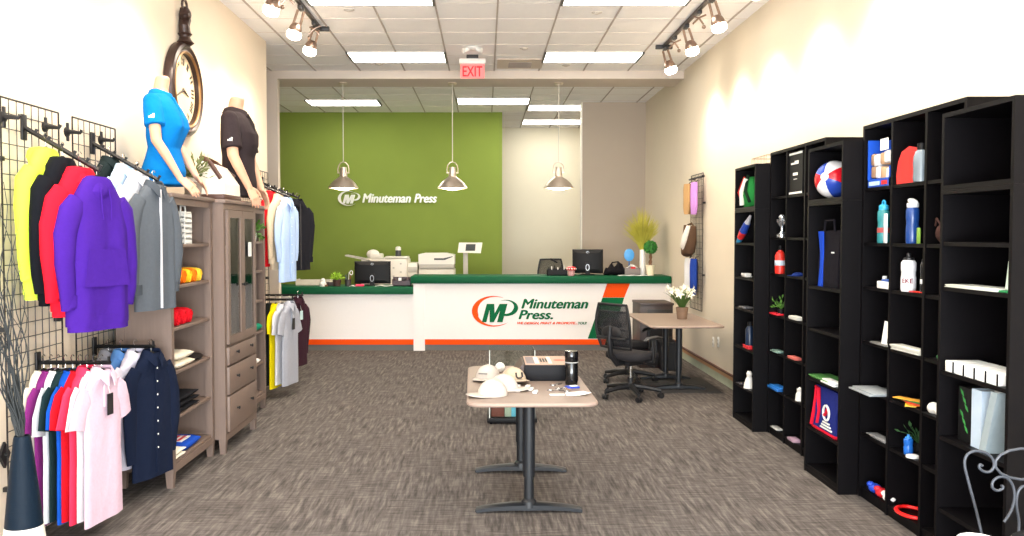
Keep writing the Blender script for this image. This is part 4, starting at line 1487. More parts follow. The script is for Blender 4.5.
tag(MB().box(-.06, .06, -.04, .04, 0, .055, .01).build('desk_box', mat('dark_brown_box', (52, 32, 30), rough=.5), loc=(on_counter(330, 12.82), 12.82, ZL)), 'small dark box behind the tiny green plant pot', 'box')
t = thing('document_tray', 'long pale beige tray at the back of the low counter', 'tray', (on_counter(315, 13.05), 13.05, ZL))
MB().box(-.27, .25, -.12, .12, 0, .02, .004).box(-.27, .25, -.12, -.1, .02, .09).box(-.27, -.25, -.1, .12, .02, .09).box(.23, .25, -.1, .12, .02, .09).build('tray', mat('beige_plastic', (216, 206, 190), rough=.5), t)
MB().box(-.24, .22, -.09, .11, .02, .05).build('paper_stack', PAPER, t, smooth=False)
tag(MB().box(-.07, .06, -.05, .05, 0, .03, .01).build('notepad', mat('hot_pink', (226, 40, 90), rough=.5), loc=(on_counter(360, 12.72), 12.72, ZL), rot=(0, 0, .2)), 'pink notepad in front of the black all-in-one computer', 'notepad')
tag(MB().sheet(lambda u, v: (-.13 + .26 * u, -.06 + .12 * v, .004 + .012 * math.sin(u * 5) ** 2), 12, 4, .003).build('paper_sheet', PAPER, loc=(on_counter(384, 12.68), 12.68, ZL)), 'white curled paper sheet under the all-in-one computer', 'paper')
tag(MB().sheet(lambda u, v: (-.05 + .1 * u, -.05 + .1 * v, .004 + .01 * math.sin(u * 4) ** 2), 8, 4, .003).build('paper_sheet', PAPER, loc=(on_counter(353, 12.67), 12.67, ZL)), 'small white paper scrap left of the pink notepad', 'paper')
t = thing('desk_organizer', 'dark maroon desk organizer beside the tall counter end', 'organizer', (on_counter(402, 12.85), 12.85, ZL))
DM = mat('dark_maroon', (48, 16, 20), rough=.4)
MB().box(-.14, .14, -.08, .08, 0, .012).box(-.14, -.13, -.08, .08, 0, .1).box(.13, .14, -.08, .08, 0, .13).box(-.14, .14, .07, .08, 0, .13).box(-.14, .14, -.08, -.07, 0, .08).build('tray', DM, t, smooth=False)
for k in range(4):
    MB().box(-.11 + k * .06, -.07 + k * .06, -.05, .05, .012, .1 + .02 * (k % 2), .004).build('card_stack', [DM, PAPER, BLACKP, DM][k], t)

# ------------------------------------------------------------------ counter clutter, tall counter
t = thing('desk_organizer', 'black desk organizer with pens at left of right monitor', 'organizer', (on_counter(557, 12.8), 12.8, ZH))
MB().box(-.15, .15, -.07, .07, 0, .012).box(-.15, -.14, -.07, .07, 0, .1).box(.14, .15, -.07, .07, 0, .08).box(-.15, .15, -.07, -.06, 0, .09).box(-.15, .15, .06, .07, 0, .1).build('tray', BLACKP, t, smooth=False)
for k in range(6):
    MB().tube([(-.12 + .045 * k, 0, .02), (-.125 + .046 * k, .01, .12 + .015 * (k % 3))], .006, 6).build('pen', [BLACKP, PAPER][k % 2], t)
q = MB()
q.box(-.12, .0, -.02, .03, .1, .13, .008)
q.build('black_stapler', BLACKP, t, rot=(0, .5, 0), loc=(-.05, 0, .09))
t = thing('candy_jar', 'small jar with red spotted lid on the tall counter', 'jar', (on_counter(571.3, 12.7), 12.7, ZH))
MB().lathe([(0, 0), (.045, 0), (.05, .02), (.05, .07), (.04, .085), (0, .085)], 18).build('jar', mat('pinkish_jar', (200, 150, 150), rough=.3), t)
MB().lathe([(.0, .083), (.07, .083), (.078, .1), (.066, .125), (.03, .14), (0, .142)], 20).build('lid', mat('lid_red', (206, 20, 26), rough=.35), t)
for k in range(5):
    a_ = -2.6 + k * .52
    MB().ball((.074 * math.cos(a_), .074 * math.sin(a_), .103), .01, u=8, v=6).build('spot', PAPER, t)
# black bag pile, grey box with papers, blue fan
t = thing('black_bag', 'slumped black bag on the tall counter right of the monitor', 'bag', (on_counter(614, 12.9), 12.9, ZH))
q = MB()
rings = []
for i in range(11):
    u = -1 + 2 * i / 10
    hh = .03 + .12 * (1 - u * u) ** .5 * (1 + .25 * math.sin(i * 2.1)) + .05 * (u > .3)
    rings.append([(u * .155, .11 * math.cos(b) * (1 - .4 * u * u), max(0, hh * .5 + hh * .5 * math.sin(b) * (1 + .1 * math.sin(3 * b + i)))) for b in [2 * PI * j / 16 for j in range(16)]])
q.loft(rings).build('body', cloth('bag_black', (24, 22, 26)), t, ang=60)
MB().tube([(-.1, 0, .08), (-.03, -.03, .19), (.05, -.03, .2), (.12, 0, .15)], .012, 8).build('strap', cloth('bag_black', (24, 22, 26)), t)
t = thing('display_box', 'grey tissue-like box with white paper on the tall counter', 'box', (on_counter(632, 12.86), 12.86, ZH))
MB().box(-.115, .115, -.07, .07, 0, .11, .008).build('box', mat('grey_card', (120, 112, 108), rough=.6), t)
q = MB()
q.sheet(lambda u, v: (-.08 + .16 * u, -.05 + .1 * v, .11 + .05 * math.sin(u * PI) * (.6 + .4 * math.sin(v * 5 + u * 6))), 10, 6, .002)
q.build('paper', PAPER, t, ang=60)
MB().box(-.03, .04, -.073, -.068, .1, .13).build('red_tab', mat('lid_red', (206, 20, 26)), t, smooth=False)
t = thing('hand_fan', 'bright blue rounded paddle standing behind the grey box', 'paddle', (on_counter(629, 12.97), 12.97, ZH))
MB().loft([[(x * .078 * k, y, .3 + z * .095 * k) for x, z in [(math.cos(2 * PI * j / 24), math.sin(2 * PI * j / 24)) for j in range(24)]] for y, k in ((-.012, .7), (-.008, .95), (0, 1), (.008, .95), (.012, .7))]).build('paddle', mat('paddle_blue', (64, 148, 214), rough=.4, var=.1, scale=20), t)
MB().tube([(0, 0, 0), (0, 0, .22)], .01, 8).build('handle', mat('paddle_blue2', (40, 90, 150), rough=.4), t)
MB().lathe([(0, 0), (.05, 0), (.045, .02), (0, .025)], 16).build('foot', BLACKP, t)
tag(MB().sheet(lambda u, v: (-.22 + .44 * u, -.08 + .16 * v, .003 + .006 * math.sin(u * 9) ** 2), 14, 4, .003).build('paper_sheet', PAPER, loc=(on_counter(633, 12.68), 12.68, ZH)), 'white sheets lying at the front of the tall counter', 'paper')

t = thing('grass_vase', 'tall white vase of yellow-green ornamental grass on the tall counter', 'plant', (on_counter(642.3, 12.96), 12.96, ZH))
MB().lathe([(0, 0), (.042, 0), (.042, .38), (.036, .385), (.034, .3), (0, .3)], 22).build('vase', mat('white_ceramic', (238, 234, 228), rough=.3), t)
q = MB()
for k in range(420):
    a_ = random.random() * 2 * PI
    sp = random.random() ** .7
    L_ = random.uniform(.45, .78) * (1 - .25 * sp)
    d0 = Vector((math.cos(a_), math.sin(a_), 0))
    if d0.x > 0:
        sp *= .9
    pts = [Vector((0, 0, .34)) + d0 * (.02 + .30 * sp * u ** 1.5) + Vector((0, 0, L_ * (u - .22 * sp * u ** 3))) for u in (0, .35, .7, 1)]
    q.tube(pts, [.0035, .0034, .003, .0008], 4)
q.build('grass_blades', mat('grass_lime', (190, 184, 74), rough=.6, var=.3, scale=12), t, kind=None)
t = thing('topiary', 'small round green topiary in a cream pot at the counter end', 'plant', (on_counter(650.3, 12.8), 12.8, ZH))
MB().lathe([(0, 0), (.05, 0), (.062, .13), (.068, .135), (.068, .155), (.055, .155), (0, .14)], 22).build('pot', mat('cream_pot', (232, 220, 190), rough=.5), t)
q = MB()
q.tube([(.01, 0, .14), (-.012, .006, .2), (.012, 0, .27), (0, 0, .34)], [.022, .016, .015, .012], 8)
q.tube([(-.018, 0, .14), (.012, -.006, .2), (-.01, 0, .27), (0, 0, .34)], [.016, .014, .013, .012], 8)
q.build('trunk', mat('bark', (110, 78, 54), rough=.8, var=.3), t)
MB().ball((0, 0, .42), .085).build('crown_core', mat('leaf_dark', (30, 70, 30), rough=.8), t)
q = MB()
for k in range(420):
    z = random.uniform(-1, 1)
    a_ = random.random() * 2 * PI
    d = Vector(((1 - z * z) ** .5 * math.cos(a_), (1 - z * z) ** .5 * math.sin(a_), z))
    c = Vector((0, 0, .42)) + d * random.uniform(.08, .098)
    s1 = (d.orthogonal().normalized() * .8 + d * .7).normalized()
    s1.rotate(Matrix.Rotation(random.random() * 6, 3, d))
    s2 = s1.cross(d).normalized()
    v_ = [q.v(c + s1 * .022 * x + s2 * .012 * y) for x, y in ((0, -1), (1, 0), (0, 1), (-1, 0))]
    q.face(v_)
q.build('leaves', mat('leaf_topiary', (50, 128, 44), rough=.6, var=.4, scale=60), t, smooth=False)

# ------------------------------------------------------------------ grid strip with hanging goods on the right wall
gp = grid_panel('narrow black wire grid panel on the right wall above the lily', XR - .04, 10.68, z0=.75, z1=2.47, face=-1, group='wire grid on the right wall')
t = thing('hanging_bar', 'short dark bar across the top of the right wall grid', 'rack arm', (XR - .05, 11.0, 2.40))
MB().tube([(-.06, -.60, .01), (-.06, .1, .01)], .012, 8).build('bar', BLACKM, t)
for yy in (-.3, .05):
    MB().tube([(0, yy, .01), (-.06, yy, .01)], .01, 8).build('bracket', BLACKM, t)
MB().ball((-.06, -.60, .01), .02, u=10, v=8).build('end_knob', BLACKM, t)


def hung(name, label, cat, y, z0, z1, w, color, x=XR - .11, th=.05, lean=0.0):
    """long folded cloth hanging from the grid; faces the room"""
    t = thing(name, label, cat, (x, y, z0), 0, 'goods hanging on the right wall grid')
    ph = random.random() * 6
    rings = []
    n = 10
    for i in range(n + 1):
        u = i / n
        k = .75 + .25 * math.sin(min(1, u * 3) * PI / 2) if u < .5 else 1 - .12 * max(0, u - .85) / .15
        rings.append([(th * math.sin(b) * (.7 + .3 * math.sin(4 * b + ph)) * k, w / 2 * math.cos(b) * k + lean * u + .006 * math.sin(u * 9 + ph), -(z0 - z1) * (1 - u)) for b in [2 * PI * j / 20 for j in range(20)]])
    MB().loft(rings).build('cloth', cloth('hung_%d_%d_%d' % color, color), t, ang=60)
    MB().tube([(0, 0, -.02), (.03, 0, .02), (.06, 0, .03)], .006, 6).build('hook', BLACKM, t)
    return t


hung('folded_shirt', 'tan folded shirt hanging on the right wall grid', 'shirt', 11.2, 2.36, 1.97, .24, (192, 152, 104))
hung('folded_shirt', 'mauve folded shirt hanging on the right wall grid', 'shirt', 10.85, 2.36, 1.96, .26, (196, 140, 208))
t = thing('sling_bag', 'brown curved bag with white front on the right wall grid', 'bag', (XR - .12, 11.0, 1.83))
BRN = cloth('bag_brown', (92, 70, 54))
MB().tube([(0, .2, 0), (.0, .19, -.12), (-.01, .16, -.26), (-.02, .06, -.36), (-.02, -.05, -.33), (-.01, -.14, -.2), (0, -.17, -.02)], [.035, .05, .07, .08, .075, .06, .035], 12, flat=.7).build('body', BRN, t)
q = MB()
q.tube([(-.02, -.06, -.02), (-.05, -.03, -.15), (-.07, .02, -.27), (-.06, .03, -.33)], [.04, .06, .055, .02], 12)
q.build('white_front', cloth('bag_white', (228, 220, 208)), t)
MB().tube([(0, .2, -.01), (.03, .05, .02), (0, -.17, -.02)], .012, 8).build('strap', BRN, t)
hung('folded_shirt', 'white folded shirt hanging low on the right wall grid', 'shirt', 11.12, 1.40, .98, .28, (230, 230, 232))
hung('folded_shirt', 'blue folded shirt hanging low on the right wall grid', 'shirt', 10.83, 1.40, .95, .2, (38, 66, 150))

# outlets on the right wall
for i, (px, lb) in enumerate(((713.5, 'white wall socket plate left of its pair, under the desk height'), (718.5, 'white wall socket plate nearest the shelves'))):
    p = atX(px, 342, XR)
    t = thing('wall_socket', lb, 'socket', (XR - .001, p.y, p.z), 0, 'wall sockets')
    MB().box(-.006, 0, -.036, .036, -.06, .06, .003).build('plate', WHITEP, t)
    for zz in (-.022, .022):
        MB().box(-.0085, -.005, -.015, .015, zz - .013, zz + .013, .002).build('receptacle', MACHD, t)
# ------------------------------------------------------------------ black shelving along the right wall
BW = mat('black_brown_wood', (9, 7, 9), rough=.5, var=.25, scale=8, stretch=(6, 6, .5), spec=.12)
BWI = BW
XA1, XB1 = 2.31, 2.435


def single_unit(label, Y0, Y1, zs, h=1.925):
    d = .4
    t = thing('bookcase', label, 'bookcase', (XA1, (Y0 + Y1) / 2, 0), 0, None)
    w = (Y1 - Y0) / 2
    MB().box(0, d, -w, -w + .022, 0, h).build('side_panel', BW, t, smooth=False)
    MB().box(0, d, w - .022, w, 0, h).build('side_panel', BW, t, smooth=False)
    MB().box(0, d, -w + .022, w - .022, h - .022, h).build('top_panel', BW, t, smooth=False)
    MB().box(.01, d, -w + .022, w - .022, .03, .055).build('bottom_panel', BW, t, smooth=False)
    MB().box(.006, .02, -w + .022, w - .022, 0, .03).build('plinth', BW, t, smooth=False)
    MB().box(d - .012, d - .004, -w + .022, w - .022, .055, h - .022).build('back_panel', BWI, t, smooth=False)
    for z in zs:
        MB().box(.006, d - .012, -w + .022, w - .022, z - .02, z).build('shelf', BW, t, smooth=False)
    return t


def top_box(label, Y0, Y1, z0=1.926, z1=2.31):
    d = .4
    t = thing('wall_box', label, 'shelf box', (XA1, (Y0 + Y1) / 2, z0), 0, None)
    w, h = (Y1 - Y0) / 2, z1 - z0
    MB().box(0, d, -w, -w + .022, 0, h).build('side_panel', BW, t, smooth=False)
    MB().box(0, d, w - .022, w, 0, h).build('side_panel', BW, t, smooth=False)
    MB().box(0, d, -w + .022, w - .022, h - .022, h).build('top_panel', BW, t, smooth=False)
    MB().box(0, d, -w + .022, w - .022, 0, .022).build('bottom_panel', BW, t, smooth=False)
    MB().box(d - .012, d - .004, -w + .022, w - .022, .022, h - .022).build('back_panel', BWI, t, smooth=False)
    return t


def cubby(label, Y0, Y1, zs, h=2.375):
    d = .285
    t = thing('cubby_bookcase', label, 'bookcase', (XB1, (Y0 + Y1) / 2, 0), 0, None)
    w = (Y1 - Y0) / 2
    c = 2 * w / 3
    for k in range(4):
        y = -w + k * c
        y = min(max(y, -w + .012), w - .012)
        MB().box(0, d, y - .012, y + .012, 0, h).build('side_panel' if k in (0, 3) else 'divider', BW, t, smooth=False)
    MB().box(0, d, -w, w, h, h + .024).build('top_panel', BW, t, smooth=False)
    for k in range(3):
        ya, yb = -w + k * c + .012, -w + (k + 1) * c - .012
        MB().box(.01, .02, ya, yb, 0, .06).build('plinth', BW, t, smooth=False)
        MB().box(d - .012, d - .004, ya, yb, .06, h).build('back_panel', BWI, t, smooth=False)
        for z in (.065,) + zs:
            MB().box(.006, d - .012, ya, yb, z - .02, z).build('shelf', BW, t, smooth=False)
    return t


Z1 = (.34, .69, 1.04, 1.32, 1.63)
ZC2 = (.40, .715, 1.03, 1.375, 1.68, 2.02)
ZC4 = (.42, .715, 1.02, 1.37, 1.65, 2.0)
Z3 = (.335, .69, 1.04, 1.34)
Z5 = (.31, .68, 1.015, 1.44, 1.665)
single_unit('black single bookcase furthest from the camera', 7.37, 7.97, Z1)
top_box('black open box on top of the furthest bookcase, holding green bag', 7.37, 7.97)
cubby('set back black bookcase of narrow cubbies, left of the beach ball unit', 6.172, 7.368, ZC2)
single_unit('black single bookcase under the beach ball, holding blue tote', 5.57, 6.17, Z3)
top_box('black open box holding the beach ball', 5.57, 6.17)
cubby('set back black bookcase of narrow cubbies holding water bottles', 4.372, 5.568, ZC4)
single_unit('black single bookcase nearest the camera, holding white boxes and folders', 3.77, 4.37, Z5)
top_box('empty black open box on top of the nearest bookcase', 3.77, 4.37)


def cell(px, z, X, lo, hi, half):
    """centre Y on a shelf for a photo column, kept inside its cubby"""
    y = atX(px, 235, X).y
    return (X, min(max(y, lo + half), hi - half), z + .0005)


def m_(n, c, r=.5, **k):
    return mat('item_' + n, c, rough=r, **k)


def flat(name, label, cat, loc, sx, sy, sz, color, rot=0.0, group=None, layers=1, m=None):
    """booklet / card pile: layers with slight fan"""
    t = thing(name, label, cat, loc, rot, group)
    hh = sz / layers
    for i in range(layers):
        a = (random.random() - .5) * .02
        MB().box(-sx / 2 + a, sx / 2 + a, -sy / 2 - a, sy / 2 - a, i * hh, (i + .9) * hh, min(.003, hh * .3)).build('sheet' if layers > 1 else 'body', m or m_('flat_%d_%d_%d' % color, color), t)
    return t


U1, U3, U5 = (7.40, 7.94), (5.60, 6.14), (3.80, 4.34)
C2 = [(6.98, 7.35), (6.585, 6.96), (6.19, 6.56)]
C4 = [(5.18, 5.55), (4.785, 5.16), (4.39, 4.76)]

# -- furthest unit
t = thing('drawstring_bag', 'green drawstring bag with white stripe in the furthest top box', 'bag', cell(749, 1.949, 2.40, *U1, .2))
GB_ = cloth('bag_green', (40, 130, 60))
rings = []
for i in range(9):
    u = i / 8
    k = math.sin(PI * (.18 + .72 * u)) ** .7
    rings.append([(.09 * k * math.cos(b) * (1 + .08 * math.sin(5 * b + i)), .17 * k * math.sin(b) * (1 - .25 * u), .27 * u) for b in [2 * PI * j / 22 for j in range(22)]])
MB().loft(rings).build('body', GB_, t, ang=60)
MB().tube([(-.085, .02, .02), (-.105, -.03, .14), (-.075, -.06, .25)], .022, 8, flat=.4).build('white_stripe', cloth('bag_white', (228, 220, 208)), t)
MB().tube([(-.05, .12, .03), (-.08, .15, .14), (-.06, .04, .27)], .01, 6).build('red_cord', cloth('cord_red', (190, 50, 40)), t)
MB().tube([(-.06, -.12, .04), (-.09, -.09, .14), (-.05, -.03, .28)], .014, 6).build('dark_cord', cloth('cord_dark', (20, 40, 26)), t)
t = thing('folding_umbrella', 'folded red and blue umbrella leaning on a shelf of furthest bookcase', 'umbrella', cell(744, 1.632, 2.345, *U1, .1), 0)
for nm, p0, p1, r0, r1, c in (('handle', (-.012, .13, .0), (-.005, .09, .045), .022, .026, (40, 120, 160)), ('red_panel', (-.005, .09, .045), (.0, .02, .10), .03, .036, (206, 40, 40)), ('blue_panel', (.0, .02, .10), (.01, -.06, .175), .036, .028, (28, 60, 150)), ('tip', (.01, -.06, .175), (.02, -.12, .24), .026, .01, (180, 180, 186))):
    MB().cyl(p0, p1, r0, r1, 12).build(nm, m_('umb_%d' % c[0], c), t)
flat('card_stack', 'small white card stack on the third shelf of furthest bookcase', 'cards', cell(746, 1.32, 2.36, *U1, .1), .06, .12, .035, (228, 226, 220), layers=3)
flat('booklet', 'grey booklet lying on a shelf of the furthest bookcase', 'booklet', cell(747, 1.04, 2.36, *U1, .1), .08, .16, .016, (90, 88, 90))
t = thing('water_bottle', 'dark blue bottle standing on the furthest bookcase', 'bottle', cell(751, .69, 2.36, *U1, .05))
MB().lathe([(0, 0), (.035, 0), (.038, .02), (.038, .17), (.02, .2), (.02, .21), (0, .21)], 20).build('body', m_('bottle_navy', (22, 40, 66), .3), t)
MB().lathe([(.023, .2), (.023, .235), (0, .24)], 16).build('cap', BLACKP, t)
flat('folded_flag', 'red folded item lying beside the dark blue bottle', 'cloth', cell(748, .69, 2.335, *U1, .1), .05, .17, .03, (206, 30, 40), layers=2)
t = thing('figurine', 'white upright figurine on the lowest shelf of furthest bookcase', 'figurine', cell(751, .34, 2.35, *U1, .06))
MB().lathe([(0, 0), (.05, 0), (.045, .03), (.032, .08), (.02, .1), (.026, .13), (.015, .15), (0, .152)], 18).build('body', WHITEP, t)
flat('booklet', 'dark booklet lying beside the white figurine', 'booklet', cell(742, .34, 2.36, *U1, .12), .1, .1, .012, (64, 62, 66))
p = atX(758, 160, 2.5)
t = thing('wire_tray', 'low wire tray standing on top of the furthest bookcase', 'tray', (2.50, 7.60, 2.311))
WT = m_('wire_tan', (150, 126, 100), .5)
for zz, nm in ((.004, 'bottom_rim'), (.075, 'top_rim')):
    MB().tube([(.09, .2, zz), (-.09, .2, zz), (-.09, -.2, zz), (.09, -.2, zz)], .004, 6, closed=True).build(nm, WT, t)
for k in range(11):
    yy = -.2 + .04 * k
    MB().tube([(-.09, yy, .075), (-.09, yy, .004), (.09, yy, .004), (.09, yy, .075)], .0025, 5).build('wire', WT, t)

# -- first cubby bookcase
X2 = 2.475
t = thing('trophy', 'small silver trophy on the second shelf, furthest cubby column', 'trophy', cell(782, 1.68, X2, *C2[0], .05))
SIL = m_('silver', (200, 204, 210), .2, metal=.9)
MB().lathe([(0, 0), (.045, 0), (.045, .02), (.03, .03), (.012, .05), (.012, .08), (.03, .1), (.045, .13), (.048, .15), (.04, .15), (0, .12)], 20).build('cup', SIL, t)
MB().ball((0, 0, .165), .028).build('figure_top', SIL, t)
for s_ in (-1, 1):
    MB().tube([(0, s_ * .042, .145), (0, s_ * .07, .135), (0, s_ * .068, .11), (0, s_ * .03, .1)], .005, 6).build('handle', SIL, t)
t = thing('sports_bottle', 'red bottle with white label, furthest cubby column', 'bottle', cell(780.5, 1.375, X2, *C2[0], .05))
MB().lathe([(0, 0), (.04, 0), (.043, .02), (.043, .15), (.03, .18), (.018, .19), (.018, .2), (0, .2)], 20).build('body', m_('bottle_red', (214, 46, 36), .35), t)
MB().lathe([(.0437, .07), (.0442, .072), (.0442, .11), (.0437, .112)], 20, cap=False).build('label', m_('label_blueish', (190, 206, 220)), t)
MB().lathe([(.02, .198), (.02, .21), (.012, .216), (.012, .235), (0, .237)], 16).build('cap', BLACKP, t)
t = thing('sprig', 'small green sprig upright in the furthest cubby column', 'plant', cell(782, 1.03, X2, *C2[0], .05))
MB().lathe([(0, 0), (.025, 0), (.03, .05), (.024, .052), (0, .045)], 14).build('pot', BLACKP, t)
leafy(t, 'leaves', LEAF, (0, 0, .05), 26, .1, .04, .016, .2)
flat('notebook', 'red notebook lying in the furthest cubby column', 'notebook', cell(779, 1.03, 2.46, *C2[0], .13), .06, .2, .016, (206, 24, 44), )
flat('booklet', 'grey-green booklet lying low in the furthest cubby column', 'booklet', cell(779, .715, 2.46, *C2[0], .13), .06, .18, .016, (120, 150, 140), layers=2)
flat('brochure', 'bright blue brochure pile in the furthest cubby column', 'brochures', cell(777, .40, 2.46, *C2[0], .15), .08, .24, .03, (30, 110, 190), layers=3)
flat('brochure', 'thin white brochure on the floor shelf, furthest cubby column', 'brochure', cell(779, .066, 2.46, *C2[0], .13), .06, .16, .012, (190, 190, 186))
# black framed board
yb = (C2[1][0] + C2[1][1]) / 2
t = thing('display_board', 'black display board with white print at the top of the middle column', 'board', (2.455, yb + .035, 2.0205))
MB().box(-.004, .012, -.145, .145, 0, .335).build('board', BLACKP, t, smooth=False)
for z0, z1, y0, y1 in ((.005, .02, -.14, .14), (.315, .33, -.14, .14), (.238, .252, -.06, .1), (.252, .264, -.06, .02), (.15, .172, -.045, .055), (.118, .124, -.03, .04)):
    MB().box(-.0065, -.004, y0, y1, z0, z1).build('white_print', PAPER, t, smooth=False)
t = thing('baseball_cap', 'dark blue cap lying on the third shelf of the middle cubby column', 'cap', cell(799, 1.375, 2.49, *C2[1], .1))
q = MB()
q.ball((0, 0, 0), .085, (1, 1, .8), 20, 10)
q.build('crown', cloth('cap_blue', (24, 44, 104)), t)
MB().loft([[(-.07 + .0 - k * .07 * math.cos(u), k2 * math.sin(u) * .085, .004 + dz) for u in [-PI / 2 + PI * j / 12 for j in range(13)]] for k, k2, dz in ((.2, .9, .0), (1, 1, 0), (1, 1, .006), (.2, .9, .012))], closed=True, cap=False).build('brim', cloth('cap_blue', (24, 44, 104)), t)
t.scale = (.62, .62, .42)
flat('notepad', 'white notepad pile in the middle cubby column', 'notepads', cell(797, 1.03, 2.46, *C2[1], .12), .06, .18, .028, (224, 224, 216), layers=3)
flat('brochure', 'red and white brochures in the middle cubby column', 'brochures', cell(797, .715, 2.46, *C2[1], .12), .06, .16, .02, (214, 110, 100), layers=2)
t = thing('figurine', 'small white figurine in the middle cubby column, second shelf from below', 'figurine', cell(802, .40, 2.47, *C2[1], .05))
MB().lathe([(0, 0), (.035, 0), (.03, .05), (.02, .07), (.024, .09), (0, .11)], 16).build('body', WHITEP, t)
flat('booklet', 'pale pink booklet on the floor shelf of the middle cubby column', 'booklet', cell(798, .066, 2.46, *C2[1], .12), .07, .14, .02, (170, 140, 160), layers=2)

# -- beach ball unit
t = thing('beach_ball', 'inflated red, white and blue beach ball in its black box', 'ball', (2.425, 5.985, 1.949 + .134))
ax = Vector((-.75, -.6, .12)).normalized()
u_ = ax.orthogonal().normalized()
v_ = ax.cross(u_)
for k, c in enumerate(((206, 24, 40), (232, 232, 236), (40, 70, 170), (206, 24, 40), (232, 232, 236), (40, 70, 170))):
    q = MB()
    a0 = 2 * PI * k / 6 + .35
    grid = []
    for j in range(13):
        th_ = PI * (.06 + .88 * j / 12)
        grid.append([(ax * math.cos(th_) + (u_ * math.cos(a0 + PI / 3 * i / 6) + v_ * math.sin(a0 + PI / 3 * i / 6)) * math.sin(th_)) * .132 for i in range(7)])
    vs = [[q.v(p) for p in row] for row in grid]
    for a_, b_ in zip(vs[:-1], vs[1:]):
        for i in range(6):
            q.face([a_[i], a_[i + 1], b_[i + 1], b_[i]])
    q.build('panel', m_('ball_%d_%d' % (c[0], c[2]), c, .25), t)
for s_ in (1, -1):
    q = MB()
    rings = [[(ax * s_ * math.cos(th_) + (u_ * math.cos(2 * PI * i / 20) + v_ * math.sin(2 * PI * i / 20)) * math.sin(th_)) * .1345 for i in range(20)] for th_ in (.001, .1, .2, .22)]
    q.loft(rings).build('end_cap', WHITEP, t)
t = thing('tote_bag', 'black bag with a blue stripe standing in the beach ball unit', 'bag', (2.40, 5.93, 1.3405))
q = MB()
q.loft([[(-.035 * k, -.17, z), (.035 * k, -.17, z), (.035 * k, .17, z), (-.035 * k, .17, z)] for z, k in ((0, 1), (.15, 1.05), (.39, .6))])
q.build('body', cloth('tote_black', (26, 24, 30)), t)
q = MB()
for s_ in (1,):
    q.loft([[(-.042, y + .03, z), (-.034, y + .03, z), (-.034, y + .03 + ww, z), (-.042, y + .03 + ww, z)] for z, y, ww in ((0, .05, .075), (.13, .045, .05), (.24, .04, .05), (.385, .045, .085))])
q.build('blue_stripe', cloth('tote_blue', (34, 74, 190)), t)
MB().tube([(-.03, -.1, .38), (-.03, -.09, .46), (-.03, .06, .46), (-.03, .08, .38)], .008, 6).build('handle', cloth('tote_black', (26, 24, 30)), t)
MB().box(-.045, -.04, -.12, -.08, .235, .245).build('label', PAPER, t, smooth=False)
flat('brochure', 'green and white brochures lying on a shelf under the black bag', 'brochures', cell(822, .69, 2.40, *U3, .2), .16, .34, .02, (70, 130, 60), layers=2)
flat('paper_stack', 'white papers at the shelf edge beside the green brochures', 'papers', cell(835, .69, 2.345, *U3, .12), .06, .22, .03, (226, 228, 226), layers=2)
t = thing('tote_bag', 'blue tote bag with red trim and white print', 'bag', (2.385, 5.89, .3355))
BT = cloth('tote_navy', (34, 44, 120))
RT = cloth('tote_red', (206, 26, 50))
q = MB()
q.loft([[(-.05 * k, -.2, z), (.05 * k, -.2, z), (.05 * k, .2 + e, z), (-.05 * k, .2 + e, z)] for z, k, e in ((0, 1, .0), (.15, .9, 0.0), (.3, .3, .01))])
q.build('body', BT, t)
MB().box(-.054, .054, -.205, .205, 0, .02, .004).build('bottom_trim', RT, t)
for y_ in (.165,):
    MB().tube([(-.055, y_ + .03, .02), (-.05, y_, .12), (-.035, y_ + .01, .2), (-.02, y_ + .03, .29)], .016, 6, flat=.6).build('side_trim', RT, t)
MB().tube([(-.052, .1, .05), (-.05, .07, .14), (-.045, .1, .22), (-.03, .14, .285), (-.03, .19, .29)], .014, 6, flat=.6).build('handle', RT, t)
q = MB()
q.tube([(-.056, -.06 + .05 * math.cos(a_), .15 + .05 * math.sin(a_)) for a_ in [2 * PI * j / 24 for j in range(24)]], .008, 6, closed=True)
q.build('round_print', PAPER, t)
MB().tube([(-.055, -.03, .13), (-.056, -.06, .15), (-.054, -.08, .18)], .012, 6).build('red_print', RT, t)
for k in range(3):
    MB().box(-.058, -.050, -.15 + .02 * k, .04 - .02 * k, .035 + k * .02, .045 + k * .02).build('print_line', PAPER, t, smooth=False)

# -- second cubby bookcase
X4 = 2.49
t = thing('storage_bin', 'blue bin packed with white and tan goods in the top cubby', 'bin', (2.475, 5.365, 2.0005))
MB().loft([[(-.03, -.15, z), (.1, -.15, z), (.1, .15, z), (-.03, .15, z)] for z in (0, .05)]).build('front_lip', m_('bin_blue', (28, 80, 190), .35), t)
MB().box(.09, .1, -.15, .15, 0, .3).box(-.03, .1, .14, .15, 0, .3).box(-.03, .1, -.15, -.14, 0, .12).build('walls', m_('bin_blue', (28, 80, 190), .35), t, smooth=False)
for k in range(8):
    y_, z_ = -.1 + .065 * (k % 4), .05 + .085 * (k // 4)
    MB().box(-.025, .08, y_ - .03, y_ + .03, z_, z_ + .075, .012).build('packet', m_('good_%d' % (k % 4), [(226, 224, 220), (186, 150, 116), (210, 210, 214), (150, 120, 96)][k % 4]), t, rot=(random.uniform(-.15, .15), 0, 0))
MB().box(-.034, -.03, -.13, -.03, .22, .29).build('label_card', PAPER, t, smooth=False)
MB().box(-.034, -.0305, -.12, -.05, .01, .035).build('red_label', m_('label_red', (210, 40, 40)), t, smooth=False)
MB().box(-.034, -.0305, -.02, .12, .01, .035).build('label', m_('label_paleblue', (180, 206, 230)), t, smooth=False)
t = thing('scoop_bin', 'red rounded plastic bin lying open in the top cubby', 'bin', (2.475, 4.98, 2.0005))
q = MB()
